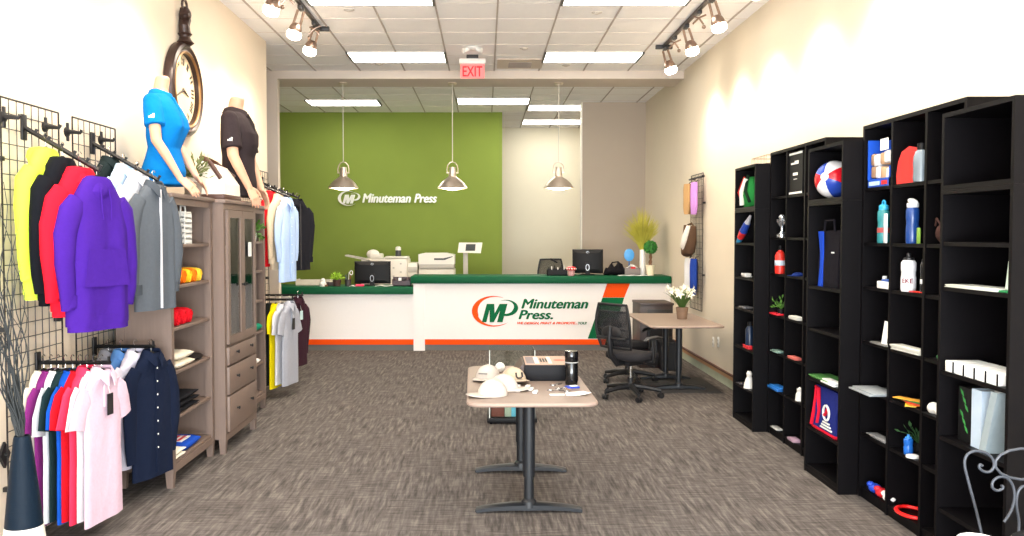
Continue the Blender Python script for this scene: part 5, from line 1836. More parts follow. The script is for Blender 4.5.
prof = [(.145, .0), (.15, .05), (.13, .13), (.09, .185), (0, .21), (-.09, .195), (-.13, .14), (-.14, .05), (-.13, 0)]
q.loft([[(x, y * k, z * k + .001) for y, z in prof] for x, k in ((-.03, 1), (.08, .9))])
q.build('shell', m_('bin_red', (220, 30, 34), .35), t, ang=50)
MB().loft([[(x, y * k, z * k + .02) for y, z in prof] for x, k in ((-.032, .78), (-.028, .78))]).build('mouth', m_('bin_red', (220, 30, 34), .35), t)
t = thing('clear_bottle', 'clear plastic bottle with black cap in front of the red bin', 'bottle', (2.455, 4.86, 2.0005))
MB().lathe([(0, 0), (.04, 0), (.042, .02), (.04, .06), (.043, .1), (.04, .14), (.03, .17), (.018, .18), (0, .18)], 18).build('body', m_('pale_clear', (112, 124, 134), .15), t)
MB().lathe([(.022, .178), (.022, .215), (0, .217)], 16).build('cap', BLACKP, t)


def bottle(label, loc, h, r, cb, cc, kind, text_=None, band=None):
    t = thing('water_bottle', label, 'bottle', loc)
    MB().lathe([(0, 0), (r * .92, 0), (r, .012), (r, h * .35), (r * .93, h * .42), (r * .93, h * .5), (r, h * .56), (r, h * .74), (r * .8, h * .8), (r * .62, h * .82), (0, h * .82)], 24).build('body', m_('bot_%d_%d_%d' % cb, cb, .25), t)
    cap = m_('cap_%d_%d_%d' % cc, cc, .4)
    if kind == 'loop':
        MB().lathe([(r * .75, h * .8), (r * .8, h * .82), (r * .8, h * .9), (r * .5, h * .93), (0, h * .93)], 20).build('cap', cap, t)
        MB().tube([(0, r * .5 * math.cos(a_), h * .95 + r * .55 * math.sin(a_)) for a_ in [2 * PI * j / 16 for j in range(16)]], .006, 6, closed=True).build('carry_loop', cap, t)
    elif kind == 'flip':
        MB().lathe([(r * .8, h * .8), (r * .9, h * .82), (r * .9, h * .9), (0, h * .92)], 20).build('cap', cap, t)
        MB().tube([(0, -r * .8, h * .9), (0, 0, h * .93), (0, r * 1.1, h * .97)], [.016, .02, .012], 8).build('spout', cap, t)
    else:
        MB().lathe([(r * .7, h * .81), (r * .7, h * .87), (r * .3, h * .9), (r * .3, h * .97), (r * .2, h), (0, h)], 20).build('cap', cap, t)
    if band:
        MB().lathe([(r + .0004, h * .25), (r + .001, h * .26), (r + .001, h * .36), (r + .0004, h * .37)], 24, cap=False).build('print_band', m_('band_%d' % band[0], band), t)
    if text_:
        o = text('lettering', text_, m_('maroon_ink', (120, 30, 50)), t, (-r * .72, r * .72, h * .22, h * .34), (-r * .99, 0, 0), 'X', depth=.012, bold=.03)
        for v in o.data.vertices:
            a_ = v.co.y / r
            v.co.x = r * .99 - (r + .002 * (v.co.x < -.003)) * math.cos(a_)
            v.co.y = r * math.sin(a_)
        o.rotation_euler = (0, 0, R(56))
        o.location = (-r * .99 * math.cos(R(56)), -r * .99 * math.sin(R(56)), 0)
    return t


bottle('teal translucent bottle with blue loop cap in the second row of cubbies', (2.46, 5.315, 1.6505), .255, .036, (40, 120, 126), (50, 160, 206), 'loop', band=(150, 60, 60))
flat('gift_card', 'white card standing beside the teal bottle', 'card', (2.45, 5.235, 1.6505), .01, .035, .2, (222, 226, 226))
bottle('blue bottle with white flip lid in the second row of cubbies', (2.475, 4.985, 1.6505), .26, .036, (28, 64, 130), (232, 234, 236), 'flip')
flat('key_tag', 'small green tag standing beside the blue bottle', 'tag', (2.46, 4.86, 1.6505), .01, .03, .1, (120, 160, 60))
t = thing('cloth_bag', 'dark brown pouch at the edge of the last cubby column', 'pouch', (2.50, 4.66, 1.6505))
MB().ball((0, 0, .06), .06, (.8, 1.3, 1)).build('body', cloth('pouch_brown', (70, 48, 44)), t)
MB().tube([(-.03, 0, .1), (-.04, .03, .14), (-.03, .06, .1)], .006, 6).build('cord', cloth('pouch_brown', (70, 48, 44)), t)
t = thing('gift_box', 'white box with blue lid edge in the third row of cubbies', 'box', (2.48, 5.27, 1.3705))
MB().box(-.04, .05, -.08, .08, 0, .045, .004).build('box', PAPER, t)
MB().box(-.035, .045, -.075, .03, .045, .058, .003).build('blue_lid', m_('lid_blue', (50, 90, 170)), t)
MB().cyl((0, .06, .045), (0, .06, .075), .014, .012, 12).build('knob', PAPER, t)
bottle('white bottle with black cap and maroon lettering', (2.475, 5.02, 1.3705), .225, .042, (226, 226, 230), (30, 30, 32), 'sport', text_='EKE')
t = thing('lanyard', 'flat red lanyard lying beside the white lettered bottle', 'lanyard', (2.455, 4.86, 1.3705))
MB().tube([(0, .06, .006), (-.005, 0, .006), (.0, -.06, .006), (.03, -.06, .006), (.03, .04, .006)], .007, 6, flat=.7).build('strap', cloth('cord_red', (190, 50, 40)), t)
MB().box(-.01, .02, .05, .09, .001, .008).build('clip', m_('pinkish', (200, 60, 70)), t, smooth=False)
bottle('slim black bottle with white print in the third row of cubbies', (2.465, 4.825, 1.3705), .22, .018, (26, 26, 28), (30, 30, 32), 'sport', band=(210, 210, 210))
t = thing('standing_card', 'white tent card with black print in the fourth row of cubbies', 'card', (2.475, 5.235, 1.0205))
MB().loft([[(-.03 + z * .12, -.055 + .01 * z / .16, z), (-.026 + z * .12, -.055 + .01 * z / .16, z), (-.026 + z * .12, .055 - .05 * z, z), (-.03 + z * .12, .055 - .05 * z, z)] for z in (0, .15)]).build('card', PAPER, t, smooth=False)
MB().loft([[(-.031 + z * .12, -.05, z), (-.029 + z * .12, -.05, z), (-.029 + z * .12, -.02, z), (-.031 + z * .12, -.02, z)] for z in (.02, .13)]).build('black_print', BLACKP, t, smooth=False)
flat('booklet', 'grey booklet lying under the white tent card', 'booklet', (2.46, 5.3, 1.0205), .05, .2, .012, (110, 110, 108))
flat('paper_stack', 'white fanned papers in the fourth row of cubbies', 'papers', (2.475, 4.97, 1.0205), .08, .3, .03, (214, 214, 204), layers=4, rot=.05)
t = thing('key_fob', 'green rounded gadget in the last cubby column', 'gadget', (2.475, 4.62, 1.0205))
MB().ball((0, 0, .02), .035, (.9, 1.3, .55)).build('body', m_('gadget_green', (30, 140, 60), .3), t)
MB().tube([(0, .05, .012), (0, .075, .01), (.015, .06, .01)], .004, 6).build('ring', SIL, t)
flat('magazine', 'grey magazine overhanging its shelf, furthest column of bottle bookcase', 'magazine', (2.425, 5.34, .7155), .16, .3, .022, (150, 156, 160), layers=2)
t = thing('pamphlet_fan', 'fan of yellow, orange, red and green pamphlets', 'pamphlets', (2.475, 4.96, .7155))
for k, c in enumerate(((240, 200, 50), (236, 120, 30), (214, 40, 40), (40, 130, 70), (240, 170, 60))):
    MB().box(-.03, .03, -.1, .1, .004 + .006 * k, .008 + .006 * k).build('pamphlet', m_('pam_%d' % k, c), t, rot=(.0, .0, -.5 + .25 * k), smooth=False)
t = thing('golf_ball_pack', 'two white balls in the last cubby column', 'balls', (2.465, 4.655, .7155))
for s_ in (-1, 1):
    MB().ball((0, s_ * .038, .034), .033).build('ball', WHITEP, t)
MB().box(-.04, .04, -.09, .09, 0, .004).build('tray', BLACKP, t, smooth=False)
flat('booklet', 'grey booklets in the second lowest row, furthest bottle column', 'booklets', (2.475, 5.31, .4205), .07, .26, .022, (150, 150, 150), layers=3)
bottle('small bright blue bottle in the second lowest row', (2.475, 4.985, .4205), .115, .026, (30, 100, 190), (60, 140, 220), 'sport')
t = thing('sprig', 'small dark green sprig behind the bright blue bottle', 'plant', (2.56, 5.04, .4205))
MB().lathe([(0, 0), (.02, 0), (.024, .05), (0, .05)], 12).build('pot', BLACKP, t)
leafy(t, 'leaves', mat('leaf_dark', (30, 70, 30)), (0, 0, .05), 20, .12, .04, .014, .3)
tag(MB().lathe([(0, 0), (.035, 0), (.035, .012), (.03, .015), (0, .015)], 20).build('coaster', PAPER, loc=(2.46, 4.905, .4205)), 'white round coaster beside the bright blue bottle', 'coaster')
for lb, dy, c in (('blue foam toy on the bottom cubby shelf', .12, (30, 70, 190)), ('red foam toy on the bottom cubby shelf', .02, (206, 30, 40)), ('white foam toy on the bottom cubby shelf', -.08, (228, 226, 222))):
    t = thing('foam_toy', lb, 'toy', (2.475, 5.28 + dy, .0655), 0, None)
    MB().ball((0, 0, .03), .05, (.8, .95, .6), 16, 8).build('body', m_('foam_%d' % c[0], c), t)
    MB().ball((-.02, .02, .05), .024, (1, 1, .8), 10, 6).build('top', m_('foam_%d' % c[0], c), t)
t = thing('flying_ring', 'red plastic ring lying on the bottom shelf', 'ring', (2.50, 4.97, .0655))
MB().tube([(.08 * math.cos(a_), .11 * math.sin(a_), .014) for a_ in [2 * PI * j / 32 for j in range(32)]], .014, 8, closed=True, flat=.8).build('ring', m_('ring_red', (226, 30, 30), .3), t)

# -- nearest unit
flat('paper_stack', 'spread of white papers on a shelf of the nearest bookcase', 'papers', (2.39, 4.10, 1.4405), .14, .42, .014, (214, 216, 206), layers=3, rot=.03)
t = thing('standing_card', 'pale green and pink card standing on the nearest bookcase', 'card', (2.38, 3.885, 1.4405))
MB().loft([[(-.004 + z * .1, -.04, z), (.0 + z * .1, -.04, z), (z * .1, .04, z), (-.004 + z * .1, .04, z)] for z in (0, .14)]).build('card', m_('card_pale', (196, 214, 200)), t, smooth=False)
for k in range(3):
    MB().ball((.004 + .03 * k, -.015 + .02 * (k % 2), .03 + .04 * k), .012, (.2, 1, 1.2), 8, 6).build('print_spot', m_('spot_%d' % k, [(200, 120, 120), (70, 140, 110), (180, 90, 100)][k]), t)
flat('key_tag', 'green tag lying at the foot of the standing card', 'tag', (2.345, 3.88, 1.4405), .05, .06, .01, (40, 140, 80))
for k in range(5):
    y_ = 4.275 - k * .092
    t = thing('white_box', ['white box in a row, furthest of five', 'white box in a row, second furthest of five', 'white box in a row, middle of five', 'white box in a row, second nearest of five', 'white box in a row, nearest of five'][k], 'box', (2.40, y_, 1.0155), 0, 'row of white boxes')
    MB().box(-.08, .09, -.04, .04, 0, .055, .003).build('box', PAPER, t)
    MB().box(-.081, -.0795, -.042, -.028, .0, .055).build('dark_edge', BLACKP, t, smooth=False)
t = thing('card_rack', 'black tiered rack of cards behind the nearest white box', 'rack', (2.52, 3.90, 1.0155))
for k in range(5):
    MB().box(-.1, .1, -.06, .06, .02 + k * .035, .026 + k * .035).build('tier', PAPER if k % 2 == 0 else BLACKP, t, smooth=False)
for s_ in (-1, 1):
    MB().box(-.1, .1, s_ * .064 - .003, s_ * .064 + .003, 0, .19).build('side', BLACKP, t, smooth=False)
t = thing('binder', 'black box with green leaf pattern standing under the white boxes', 'box', (2.38, 4.20, .6805))
MB().box(-.02, .12, -.06, .06, 0, .27, .003).build('box', BLACKP, t)
for k in range(6):
    MB().loft([[(-.0225, -.03 + .02 * (k % 3) + dx, .05 + .035 * k + dz) for dx, dz in ((0, 0), (.02, .012), (.03, .035), (.008, .022))], [(-.020, -.03 + .02 * (k % 3) + dx, .05 + .035 * k + dz) for dx, dz in ((0, 0), (.02, .012), (.03, .035), (.008, .022))]]).build('leaf_print', m_('leafprint', (50, 130, 60)), t, smooth=False)
t = thing('binder', 'pale blue binder standing next to the leaf patterned box', 'binder', (2.375, 4.085, .6805))
PB = m_('binder_blue', (186, 204, 222), .4)
MB().box(-.02, .16, -.042, -.038, 0, .28).box(-.02, .16, .038, .042, 0, .28).box(-.024, -.02, -.042, .042, 0, .28).build('cover', PB, t, smooth=False)
MB().box(-.01, .155, -.036, .036, .006, .27).build('pages', PAPER, t, smooth=False)
t = thing('binder', 'grey folder leaning against the pale blue binder', 'binder', (2.36, 4.0, .6805), R(0))
GF = m_('folder_grey', (150, 164, 170), .45)
q = MB()
q.loft([[(-.03, -.025 + z * -.3, z), (.2, -.025 + z * -.3, z), (.2, .025 + z * -.3, z), (-.03, .025 + z * -.3, z)] for z in (0, .3)])
q.build('cover', GF, t, smooth=False)
MB().loft([[(-.02, -.018 + z * -.3, z), (.19, -.018 + z * -.3, z), (.19, .018 + z * -.3, z), (-.02, .018 + z * -.3, z)] for z in (.301, .304)]).build('pages', PAPER, t, smooth=False)
# ------------------------------------------------------------------ tables
LAM = mat('taupe_laminate', (134, 117, 106), rough=.45, var=.06, scale=60)
LEGM = mat('blue_black_metal', (24, 27, 32), rough=.45, metal=.1, var=.06)


def t_table(label, cx, y0, y1, w, h=.745, rot=0.0, foot=.34, ins=(.37, .34), edge=(150, 130, 118)):
    t = thing('work_table', label, 'table', (cx, y0, 0), rot)
    L = y1 - y0
    r = .07
    pts = []
    for sx, sy, a0 in ((1, 1, 0), (-1, 1, 90), (-1, -1, 180), (1, -1, 270)):
        for k in range(7):
            a = R(a0 + 15 * k)
            pts.append((sx * (w / 2 - r) + r * math.cos(a), L / 2 + sy * (L / 2 - r) + r * math.sin(a)))
    q = MB()
    q.prism(pts, h - .025, h)
    top = q.build('table_top', LAM, t, ang=40)
    q = MB()
    q.tube([(x, y, h - .0128) for x, y in pts], .0126, 8, closed=True)
    q.build('edge_band', mat('edge_%d' % edge[0], edge, rough=.5), top)
    MB().box(-w * .33, w * .33, ins[0] - .1, L - ins[1] + .1, h - .055, h - .03, .004).build('under_frame', LEGM, t)
    for yy in (ins[0], L - ins[1]):
        leg = MB().lathe([(.037, .22), (.037, h - .05), (0, h - .05), (0, .22)], 20).build('leg', LEGM, t, loc=(0, yy, 0))
        MB().lathe([(.05, .035), (.046, .07), (.031, .085), (.031, .23), (0, .23), (0, .035)], 20).build('sleeve', LEGM, leg)
        q = MB()
        rings = []
        for i in range(13):
            u = -1 + 2 * i / 12
            z = .012 + .026 * (1 - u * u) ** .8
            hw = .045 - .012 * abs(u)
            hh = .014 + .01 * (1 - abs(u))
            rings.append([(u * foot, hw * a_, z + hh * b_) for a_, b_ in ((-1, -.8), (-.6, -1), (.6, -1), (1, -.8), (1, .5), (.6, 1), (-.6, 1), (-1, .5))])
        q.loft(rings).build('foot', LEGM, leg, ang=50)
        for s_ in (-1, 1):
            MB().cyl((s_ * foot * .95, 0, 0), (s_ * foot * .95, 0, .012), .022, n=14).build('foot_pad', BLACKP, leg)
    return t


t_table('taupe topped table on black T legs in the middle of the floor', .275, 4.86, 6.25, .735, rot=R(.8), foot=.325, ins=(.37, .13))
t_table('taupe topped desk on black T legs at the right wall with lily', 2.13, 8.99, 10.48, .77, foot=.29, ins=(.42, .38))

# ------------------------------------------------------------------ things on the middle table
ZT = .7455
t = thing('long_box', 'long black product box with tan printed lid on the middle table', 'box', (.435, 5.79, ZT))
MB().box(-.175, .175, -.2, .2, 0, .105, .004).build('box', mat('box_black', (14, 14, 18), rough=.6, spec=.2), t)
lid = MB().box(-.17, .17, -.195, .198, .1055, .1085).build('printed_lid', mat('lid_taupe', (172, 140, 118), rough=.5), t, smooth=False)
for x0, x1, c in ((-.16, -.105, (120, 110, 112)), (-.105, -.075, (226, 216, 206)), (-.015, .01, (222, 210, 198)), (.115, .15, (214, 190, 160))):
    MB().box(x0, x1, -.15, .15, .1085, .1093).build('print_patch', mat('lp_%d' % c[0], c), lid, smooth=False)
MB().lathe([(0, .1085), (.038, .1085), (.038, .1093), (0, .1093)], 20, (.065, .0, 0)).build('print_patch', mat('lp_red', (206, 90, 70)), lid)
for k in range(3):
    MB().box(-.065 + k * .018, -.053 + k * .018, -.08, .08, .1085, .1093).build('print_mark', BLACKP, lid, smooth=False)
q = MB()
q.loft([[(-.18 + dx, y, z) for dx, z in ((-.09, .0), (.0, .0), (.004, .104), (-.006, .104))] for y in (-.16, .18)])
q.build('open_flap', mat('box_flap', (70, 54, 48), rough=.5), t, ang=20)

t = thing('tumbler', 'tall black tumbler standing before the long black box', 'tumbler', (.553, 5.47, ZT))
MB().lathe([(0, 0), (.038, 0), (.04, .01), (.042, .14), (.04, .145), (.043, .15), (.045, .205), (.04, .215), (0, .216)], 28).build('body', mat('gloss_black', (14, 14, 16), rough=.15), t)
MB().lathe([(.0425, .14), (.044, .143), (.0425, .147)], 28, cap=False).build('rim_band', GREYP, t)


def cap_(label, loc, rz, color, logo=None, sc=1.0, tilt=0.0, group='white caps on the middle table'):
    """baseball cap; brim towards local -Y"""
    t = thing('baseball_cap', label, 'cap', loc, rz, group)
    m = cloth('cap_%d_%d_%d' % color, color)
    q = MB()
    rings = []
    for i in range(11):
        u = i / 10
        z = .115 * math.sin(u * PI / 2)
        k = math.cos(u * PI / 2 * .985)
        rings.append([(.082 * k * math.cos(b), .098 * k * math.sin(b) - .006 * math.sin(b) * (1 - u), z) for b in [2 * PI * j / 30 for j in range(30)]])
    q.loft(rings)
    cr = q.build('crown', m, t, ang=60)
    MB().ball((0, 0, .115), .008, (1, 1, .6), 10, 6).build('button', m, cr)
    q = MB()
    n = 16
    a_, b_ = [], []
    for j in range(n + 1):
        s_ = -1 + 2 * j / n
        x = .08 * s_
        yi = -.098 * (1 - (x / .084) ** 2) ** .5
        yo = yi - .072 * (1 - s_ ** 4) ** .5 - .001
        zz = -.016 * s_ * s_
        a_.append((x, yi + .012, .012 + zz * .3))
        b_.append((x * 1.02, yo, .006 + zz + .012))
    va = [[q.v(Vector(p) + Vector((0, 0, d))) for p in row] for d in (0, .005) for row in (a_, b_)]
    for i in range(n):
        q.face([va[0][i], va[0][i + 1], va[1][i + 1], va[1][i]])
        q.face([va[2][i], va[3][i], va[3][i + 1], va[2][i + 1]])
        q.face([va[1][i], va[1][i + 1], va[3][i + 1], va[3][i]])
        q.face([va[0][i], va[2][i], va[2][i + 1], va[0][i + 1]])
    q.face([va[0][0], va[1][0], va[3][0], va[2][0]])
    q.face([va[0][n], va[2][n], va[3][n], va[1][n]])
    q.build('brim', m, t, ang=60)
    if logo == 'U':
        q = MB()
        q.tube([(-.02, -.1, .078), (-.02, -.105, .045), (-.01, -.106, .034), (.01, -.106, .034), (.02, -.105, .045), (.02, -.1, .078)], .006, 6)
        q.build('letter_u', mat('ink_black', (30, 28, 30)), t)
    if logo == 'bar':
        MB().box(-.03, .03, -.103, -.096, .055, .066).build('stitched_word', mat('ink_grey', (120, 118, 116)), t, smooth=False)
    t.scale = (sc, sc, sc * .82)
    t.rotation_euler = (tilt, 0, rz)
    return t


WC = (184, 176, 168)
cap_('white cap with small grey word at the back left of the table', (.02, 5.68, ZT), R(-20), WC, 'bar')
cap_('white cap with black letter on its front beside the long box', (.185, 5.55, ZT + .004), R(20), (188, 170, 148), 'U', tilt=R(-6))
cap_('plain white cap lying nearest the front left of the table', (.045, 5.10, ZT), R(-62), WC)
cap_('plain white cap in the middle of the white cap heap', (.115, 5.29, ZT), R(70), WC)
tag(MB().ball((0, 0, .035), .035).ball((0, -.03, .035), .013, u=10, v=6).build('white_ball', WHITEP, loc=(.105, 5.95, ZT)), 'small white ball behind the caps', 'ball')
for i, (x, y, lb) in enumerate(((.205, 5.23, 'white flash drive lying beside the caps, front one'), (.205, 5.36, 'white flash drive lying beside the caps, rear one'), (.305, 5.17, 'small white clip lying in the middle, nearest the table edge'), (.285, 5.27, 'small white clip lying in the middle, second from the edge'), (.268, 5.36, 'small white clip lying in the middle, furthest from the edge'))):
    t = thing('flash_drive', lb, 'gadget', (x, y, ZT), R(-12), 'white gadgets on the table')
    MB().box(-.014, .014, -.035, .03, 0, .014, .005).build('body', WHITEP, t)
    MB().box(-.008, .008, .03, .048, .003, .011).build('plug', SIL, t, smooth=False)
for i, (x, y, lb) in enumerate(((.40, 5.24, 'metal key chain lying in front of the long box, left one'), (.455, 5.30, 'metal key chain in the middle of the group by the tumbler'), (.43, 5.42, 'metal key chain lying closest to the long box'), (.50, 5.20, 'metal key chain nearest the blue tag'))):
    t = thing('key_chain', lb, 'key chain', (x, y, ZT), R(25 * i), 'key chains on the table')
    MB().tube([(.018 * math.cos(a_), .018 * math.sin(a_), .003) for a_ in [2 * PI * j / 16 for j in range(16)]], .0022, 6, closed=True).build('ring', SIL, t)
    MB().tube([(.018, 0, .003), (.035, .006, .003), (.05, -.002, .003)], .003, 6).build('chain', SIL, t)
    MB().box(.05, .085, -.012, .012, 0, .006, .002).build('fob', mat('fob_%d' % (i % 2), [(60, 50, 46), (150, 120, 80)][i % 2], rough=.35), t)
t = thing('key_tag', 'blue plastic tag lying at the foot of the tumbler', 'tag', (.545, 5.34, ZT), .3)
MB().box(-.04, .04, -.03, .03, 0, .012, .005).build('body', mat('tag_blue', (40, 70, 190), rough=.3), t)
MB().box(-.015, .03, -.015, .015, .012, .015).build('label', PAPER, t, smooth=False)
t = thing('paper_stack', 'white scattered cards at the front right of the table', 'cards', (.565, 5.12, ZT))
for k in range(6):
    MB().box(-.03, .03, -.04, .04, .002 * k, .002 * k + .0015).build('card', PAPER, t, loc=(-.05 + .015 * k, .02 * math.sin(k * 2), 0), rot=(0, 0, k * .5), smooth=False)
tag(MB().box(-.045, .045, -.012, .012, 0, .006, .002).build('pen_card', PAPER, loc=(.43, 5.10, ZT)), 'narrow white card lying nearest the front edge of the table', 'card')

# glass display case on the floor behind the table
p = atZ(511, 424, 0)
t = thing('display_case', 'glass display case on a black base behind the middle table', 'display case', (p.x + .01, p.y + .18, 0))
MB().box(-.225, .225, -.2, .2, 0.015, .055, .006).build('base', BLACKP, t)
for sx in (-1, 1):
    for sy in (-1, 1):
        MB().ball((sx * .19, sy * .17, .012), .014, u=10, v=6).build('caster', BLACKP, t)
for nm, b in (('front_pane', (-.2, .2, -.185, -.18, .055, .66)), ('rear_pane', (-.2, .2, .18, .185, .055, .66)), ('side_pane', (-.205, -.2, -.185, .185, .055, .66)), ('side_pane', (.2, .205, -.185, .185, .055, .66)), ('glass_shelf', (-.2, .2, -.18, .18, .36, .366))):
    MB().box(*b).build(nm, GLASS, t, smooth=False)
q = MB()
for sx in (-1, 1):
    MB().box(sx * .203 - .004, sx * .203 + .004, -.19, -.182, .055, .666).build('corner_edge', mat('glass_edge', (200, 206, 200), rough=.3), t, smooth=False)
tx, ty = p.x + .01, p.y + .18
for lb, x, w_, hh, c in (('reddish brown carton inside the display case', -.13, .12, .19, (110, 52, 38)), ('cyan carton inside the display case', .03, .07, .24, (90, 170, 196)), ('dark navy carton inside the display case', .12, .09, .26, (26, 36, 60)), ('pale grey-green carton inside the display case', -.035, .06, .2, (160, 170, 150))):
    t = thing('carton', lb, 'box', (tx + x, ty - .08, .0555))
    MB().box(-w_ / 2, w_ / 2, -.05, .05, 0, hh, .004).build('box', mat('carton_%d' % c[0], c, rough=.5), t)
    MB().box(-w_ / 2 + .01, w_ / 2 - .01, -.0515, -.05, hh * .6, hh * .8).build('label', mat('carton_label_%d' % c[0], tuple(min(255, v + 40) for v in c)), t, smooth=False)

# ------------------------------------------------------------------ office chairs
def mesh_mat():
    m = bpy.data.materials.new('chair_mesh')
    m.use_nodes = True
    nt = m.node_tree
    b = nt.nodes['Principled BSDF']
    b.inputs['Base Color'].default_value = rgb(34, 34, 38)
    b.inputs['Roughness'].default_value = .8
    tr = nt.nodes.new('ShaderNodeBsdfTransparent')
    mx = nt.nodes.new('ShaderNodeMixShader')
    mx.inputs[0].default_value = .5
    nt.links.new(tr.outputs[0], mx.inputs[1])
    nt.links.new(b.outputs[0], mx.inputs[2])
    nt.links.new(mx.outputs[0], nt.nodes['Material Output'].inputs[0])
    return m


MESHM = mesh_mat()
CHB = mat('chair_black', (24, 24, 27), rough=.5, var=.1)
CHF = cloth('chair_seat', (50, 48, 50))


def office_chair(label, x, y, rz, lift=0.0, back=.50, group='black mesh office chairs'):
    """faces local +X"""
    t = thing('office_chair', label, 'chair', (x, y, 0), rz, group)
    q = MB()
    for k in range(5):
        a = 2 * PI * k / 5 + .35
        d = Vector((math.cos(a), math.sin(a), 0))
        q.tube([d * .03 + Vector((0, 0, .115)), d * .16 + Vector((0, 0, .105)), d * .31 + Vector((0, 0, .078))], [.034, .026, .018], 8)
    q.lathe([(0, .08), (.05, .08), (.045, .14), (.03, .16), (0, .16)], 16)
    q.build('star_base', CHB, t)
    for k in range(5):
        a = 2 * PI * k / 5 + .35
        d = Vector((math.cos(a), math.sin(a), 0)) * .31
        n = Vector((-math.sin(a + .6), math.cos(a + .6), 0))
        q = MB()
        for s_ in (-1, 1):
            c = d + n * s_ * .016 + Vector((0, 0, .028))
            q.cyl(c - n * .01, c + n * .01, .028, n=14)
        q.cyl(d + Vector((0, 0, .03)), d + Vector((0, 0, .08)), .010, n=8)
        q.build('caster', CHB, t)
    zs = .45 + lift
    MB().cyl((0, 0, .13), (0, 0, zs - .22), .034, n=14).build('column_cover', CHB, t)
    MB().cyl((0, 0, zs - .24), (0, 0, zs - .08), .016, n=12).build('gas_lift', CHROME, t)
    MB().box(-.13, .11, -.09, .09, zs - .09, zs - .03, .02).build('mechanism', CHB, t)
    MB().tube([(.04, -.08, zs - .07), (.05, -.18, zs - .075), (.05, -.27, zs - .085)], [.007, .007, .014], 8).build('lever', CHB, t)
    q = MB()
    rings = []
    for z, k in ((-.03, .86), (-.01, .98), (.02, 1.0), (.045, .97), (.06, .86), (.062, .6)):
        rings.append([(.02 + .235 * k * math.copysign(abs(math.cos(b)) ** .55, math.cos(b)), .24 * k * math.copysign(abs(math.sin(b)) ** .55, math.sin(b)), zs + z - (.03 * max(0, math.cos(b)) ** 3)) for b in [2 * PI * j / 36 for j in range(36)]])
    q.loft(rings).build('seat', CHF, t, ang=50)
    # backrest frame: curved rectangle
    def bp(u, v):       # u -1..1 across, v 0..1 up
        w = .20 + .035 * math.sin(v * PI) - .015 * v
        xx = -.235 - .07 * v - .02 * math.sin(v * PI * 1.2) + .045 * (1 - u * u) * -.6
        return Vector((xx, u * w, zs + .11 + back * v))
    loop = [bp(-1 + 2 * i / 8, 0) for i in range(9)] + [bp(1, i / 10) for i in range(1, 11)] + [bp(1 - 2 * i / 8, 1) for i in range(1, 9)] + [bp(-1, 1 - i / 10) for i in range(1, 10)]
    MB().tube(loop, .015, 8, closed=True).build('back_frame', CHB, t)
    MB().sheet(lambda u, v: bp(-1 + 2 * u, v), 12, 12, (.003, 0, 0)).build('mesh_back', MESHM, t)
    q = MB()
    q.tube([(-.08, 0, zs - .05), (-.22, 0, zs - .06), (-.31, 0, zs + .03), (-.335, 0, zs + .2), (-.325, 0, zs + .34)], [.03, .03, .028, .026, .02], 10)
    q.build('back_spine', CHB, t)
    q = MB()
    q.ball((-.305, 0, zs + .27), .1, (.3, 1.35, .75), 18, 10)
    q.tube([(-.31, -.19, zs + .21), (-.335, 0, zs + .22), (-.31, .19, zs + .21)], .016, 8)
    q.build('lumbar_support', CHB, t)
    for s_ in (-1, 1):
        MB().tube([(.0, s_ * .2, zs - .04), (.01, s_ * .29, zs - .03), (.01, s_ * .3, zs + .06), (.0, s_ * .295, zs + .19)], [.018, .022, .024, .02], 10, flat=.7).build('arm_post', CHB, t)
        MB().tube([(-.14, s_ * .295, zs + .19), (-.08, s_ * .295, zs + .215), (.06, s_ * .29, zs + .222), (.15, s_ * .28, zs + .205)], [.02, .034, .036, .024], 10, flat=.45).build('arm_pad', CHB, t)
    return t


office_chair('black mesh-backed office chair nearest the camera at the desk', 1.53, 8.98, R(40), lift=-.02, back=.45)
office_chair('black office chair partly hidden behind the near one', 1.66, 9.95, R(45), lift=-.03, back=.30)
office_chair('black mesh office chair behind the tall counter left of the monitor', 1.18, 13.85, R(-70), lift=.24, back=.50, group='chair behind the counter')

# pedestal and bin by the desk
x0 = atY(640, 303, 10.95).x
x1 = atY(673, 303, 10.95).x
zt = atY(640, 303, 10.95).z
t = thing('file_cabinet', 'dark brown pedestal cabinet between the desk and the counter', 'cabinet', ((x0 + x1) / 2, 10.95, 0))
w = (x1 - x0) / 2
DB = mat('espresso_wood', (58, 44, 40), rough=.45, var=.2, scale=8, stretch=(4, 4, .5))
MB().box(-w, w, 0, .55, .0, zt - .03, .003).build('body', DB, t)
MB().box(-w - .005, w + .01, -.02, .56, zt - .03, zt, .004).build('top', DB, t)
for k in range(2):
    d = MB().box(-w + .09, w - .01, -.016, .0, .04 + k * (zt - .1) / 2, .02 + (k + 1) * (zt - .1) / 2, .003).build('drawer', mat('espresso_dark', (24, 20, 20), rough=.45), t)
    MB().tube([(-.07, -.018, .3 + k * .33), (-.07, -.035, .3 + k * .33), (.07, -.035, .3 + k * .33), (.07, -.018, .3 + k * .33)], .006, 6).build('handle', BLACKM, d)
p = atZ(669, 371, 0)
t = thing('waste_bin', 'tall black waste bin under the desk', 'bin', (p.x, p.y + .12, 0))
MB().loft([[(-.11 * k, -.14 * k, z), (.11 * k, -.14 * k, z), (.11 * k, .14 * k, z), (-.11 * k, .14 * k, z)] for z, k in ((0, .8), (.34, 1), (.35, 1.06), (.365, 1.06), (.365, .98), (.04, .76))]).build('bin', CHB, t, ang=25)
t = thing('floor_mat', 'dark flat mat lying under the desk', 'mat', (2.2, 9.68, 0))
MB().box(-.36, .36, -.5, .5, 0.0005, .006, .002).build('mat', mat('mat_charcoal', (52, 50, 50), rough=.9, var=.15), t)

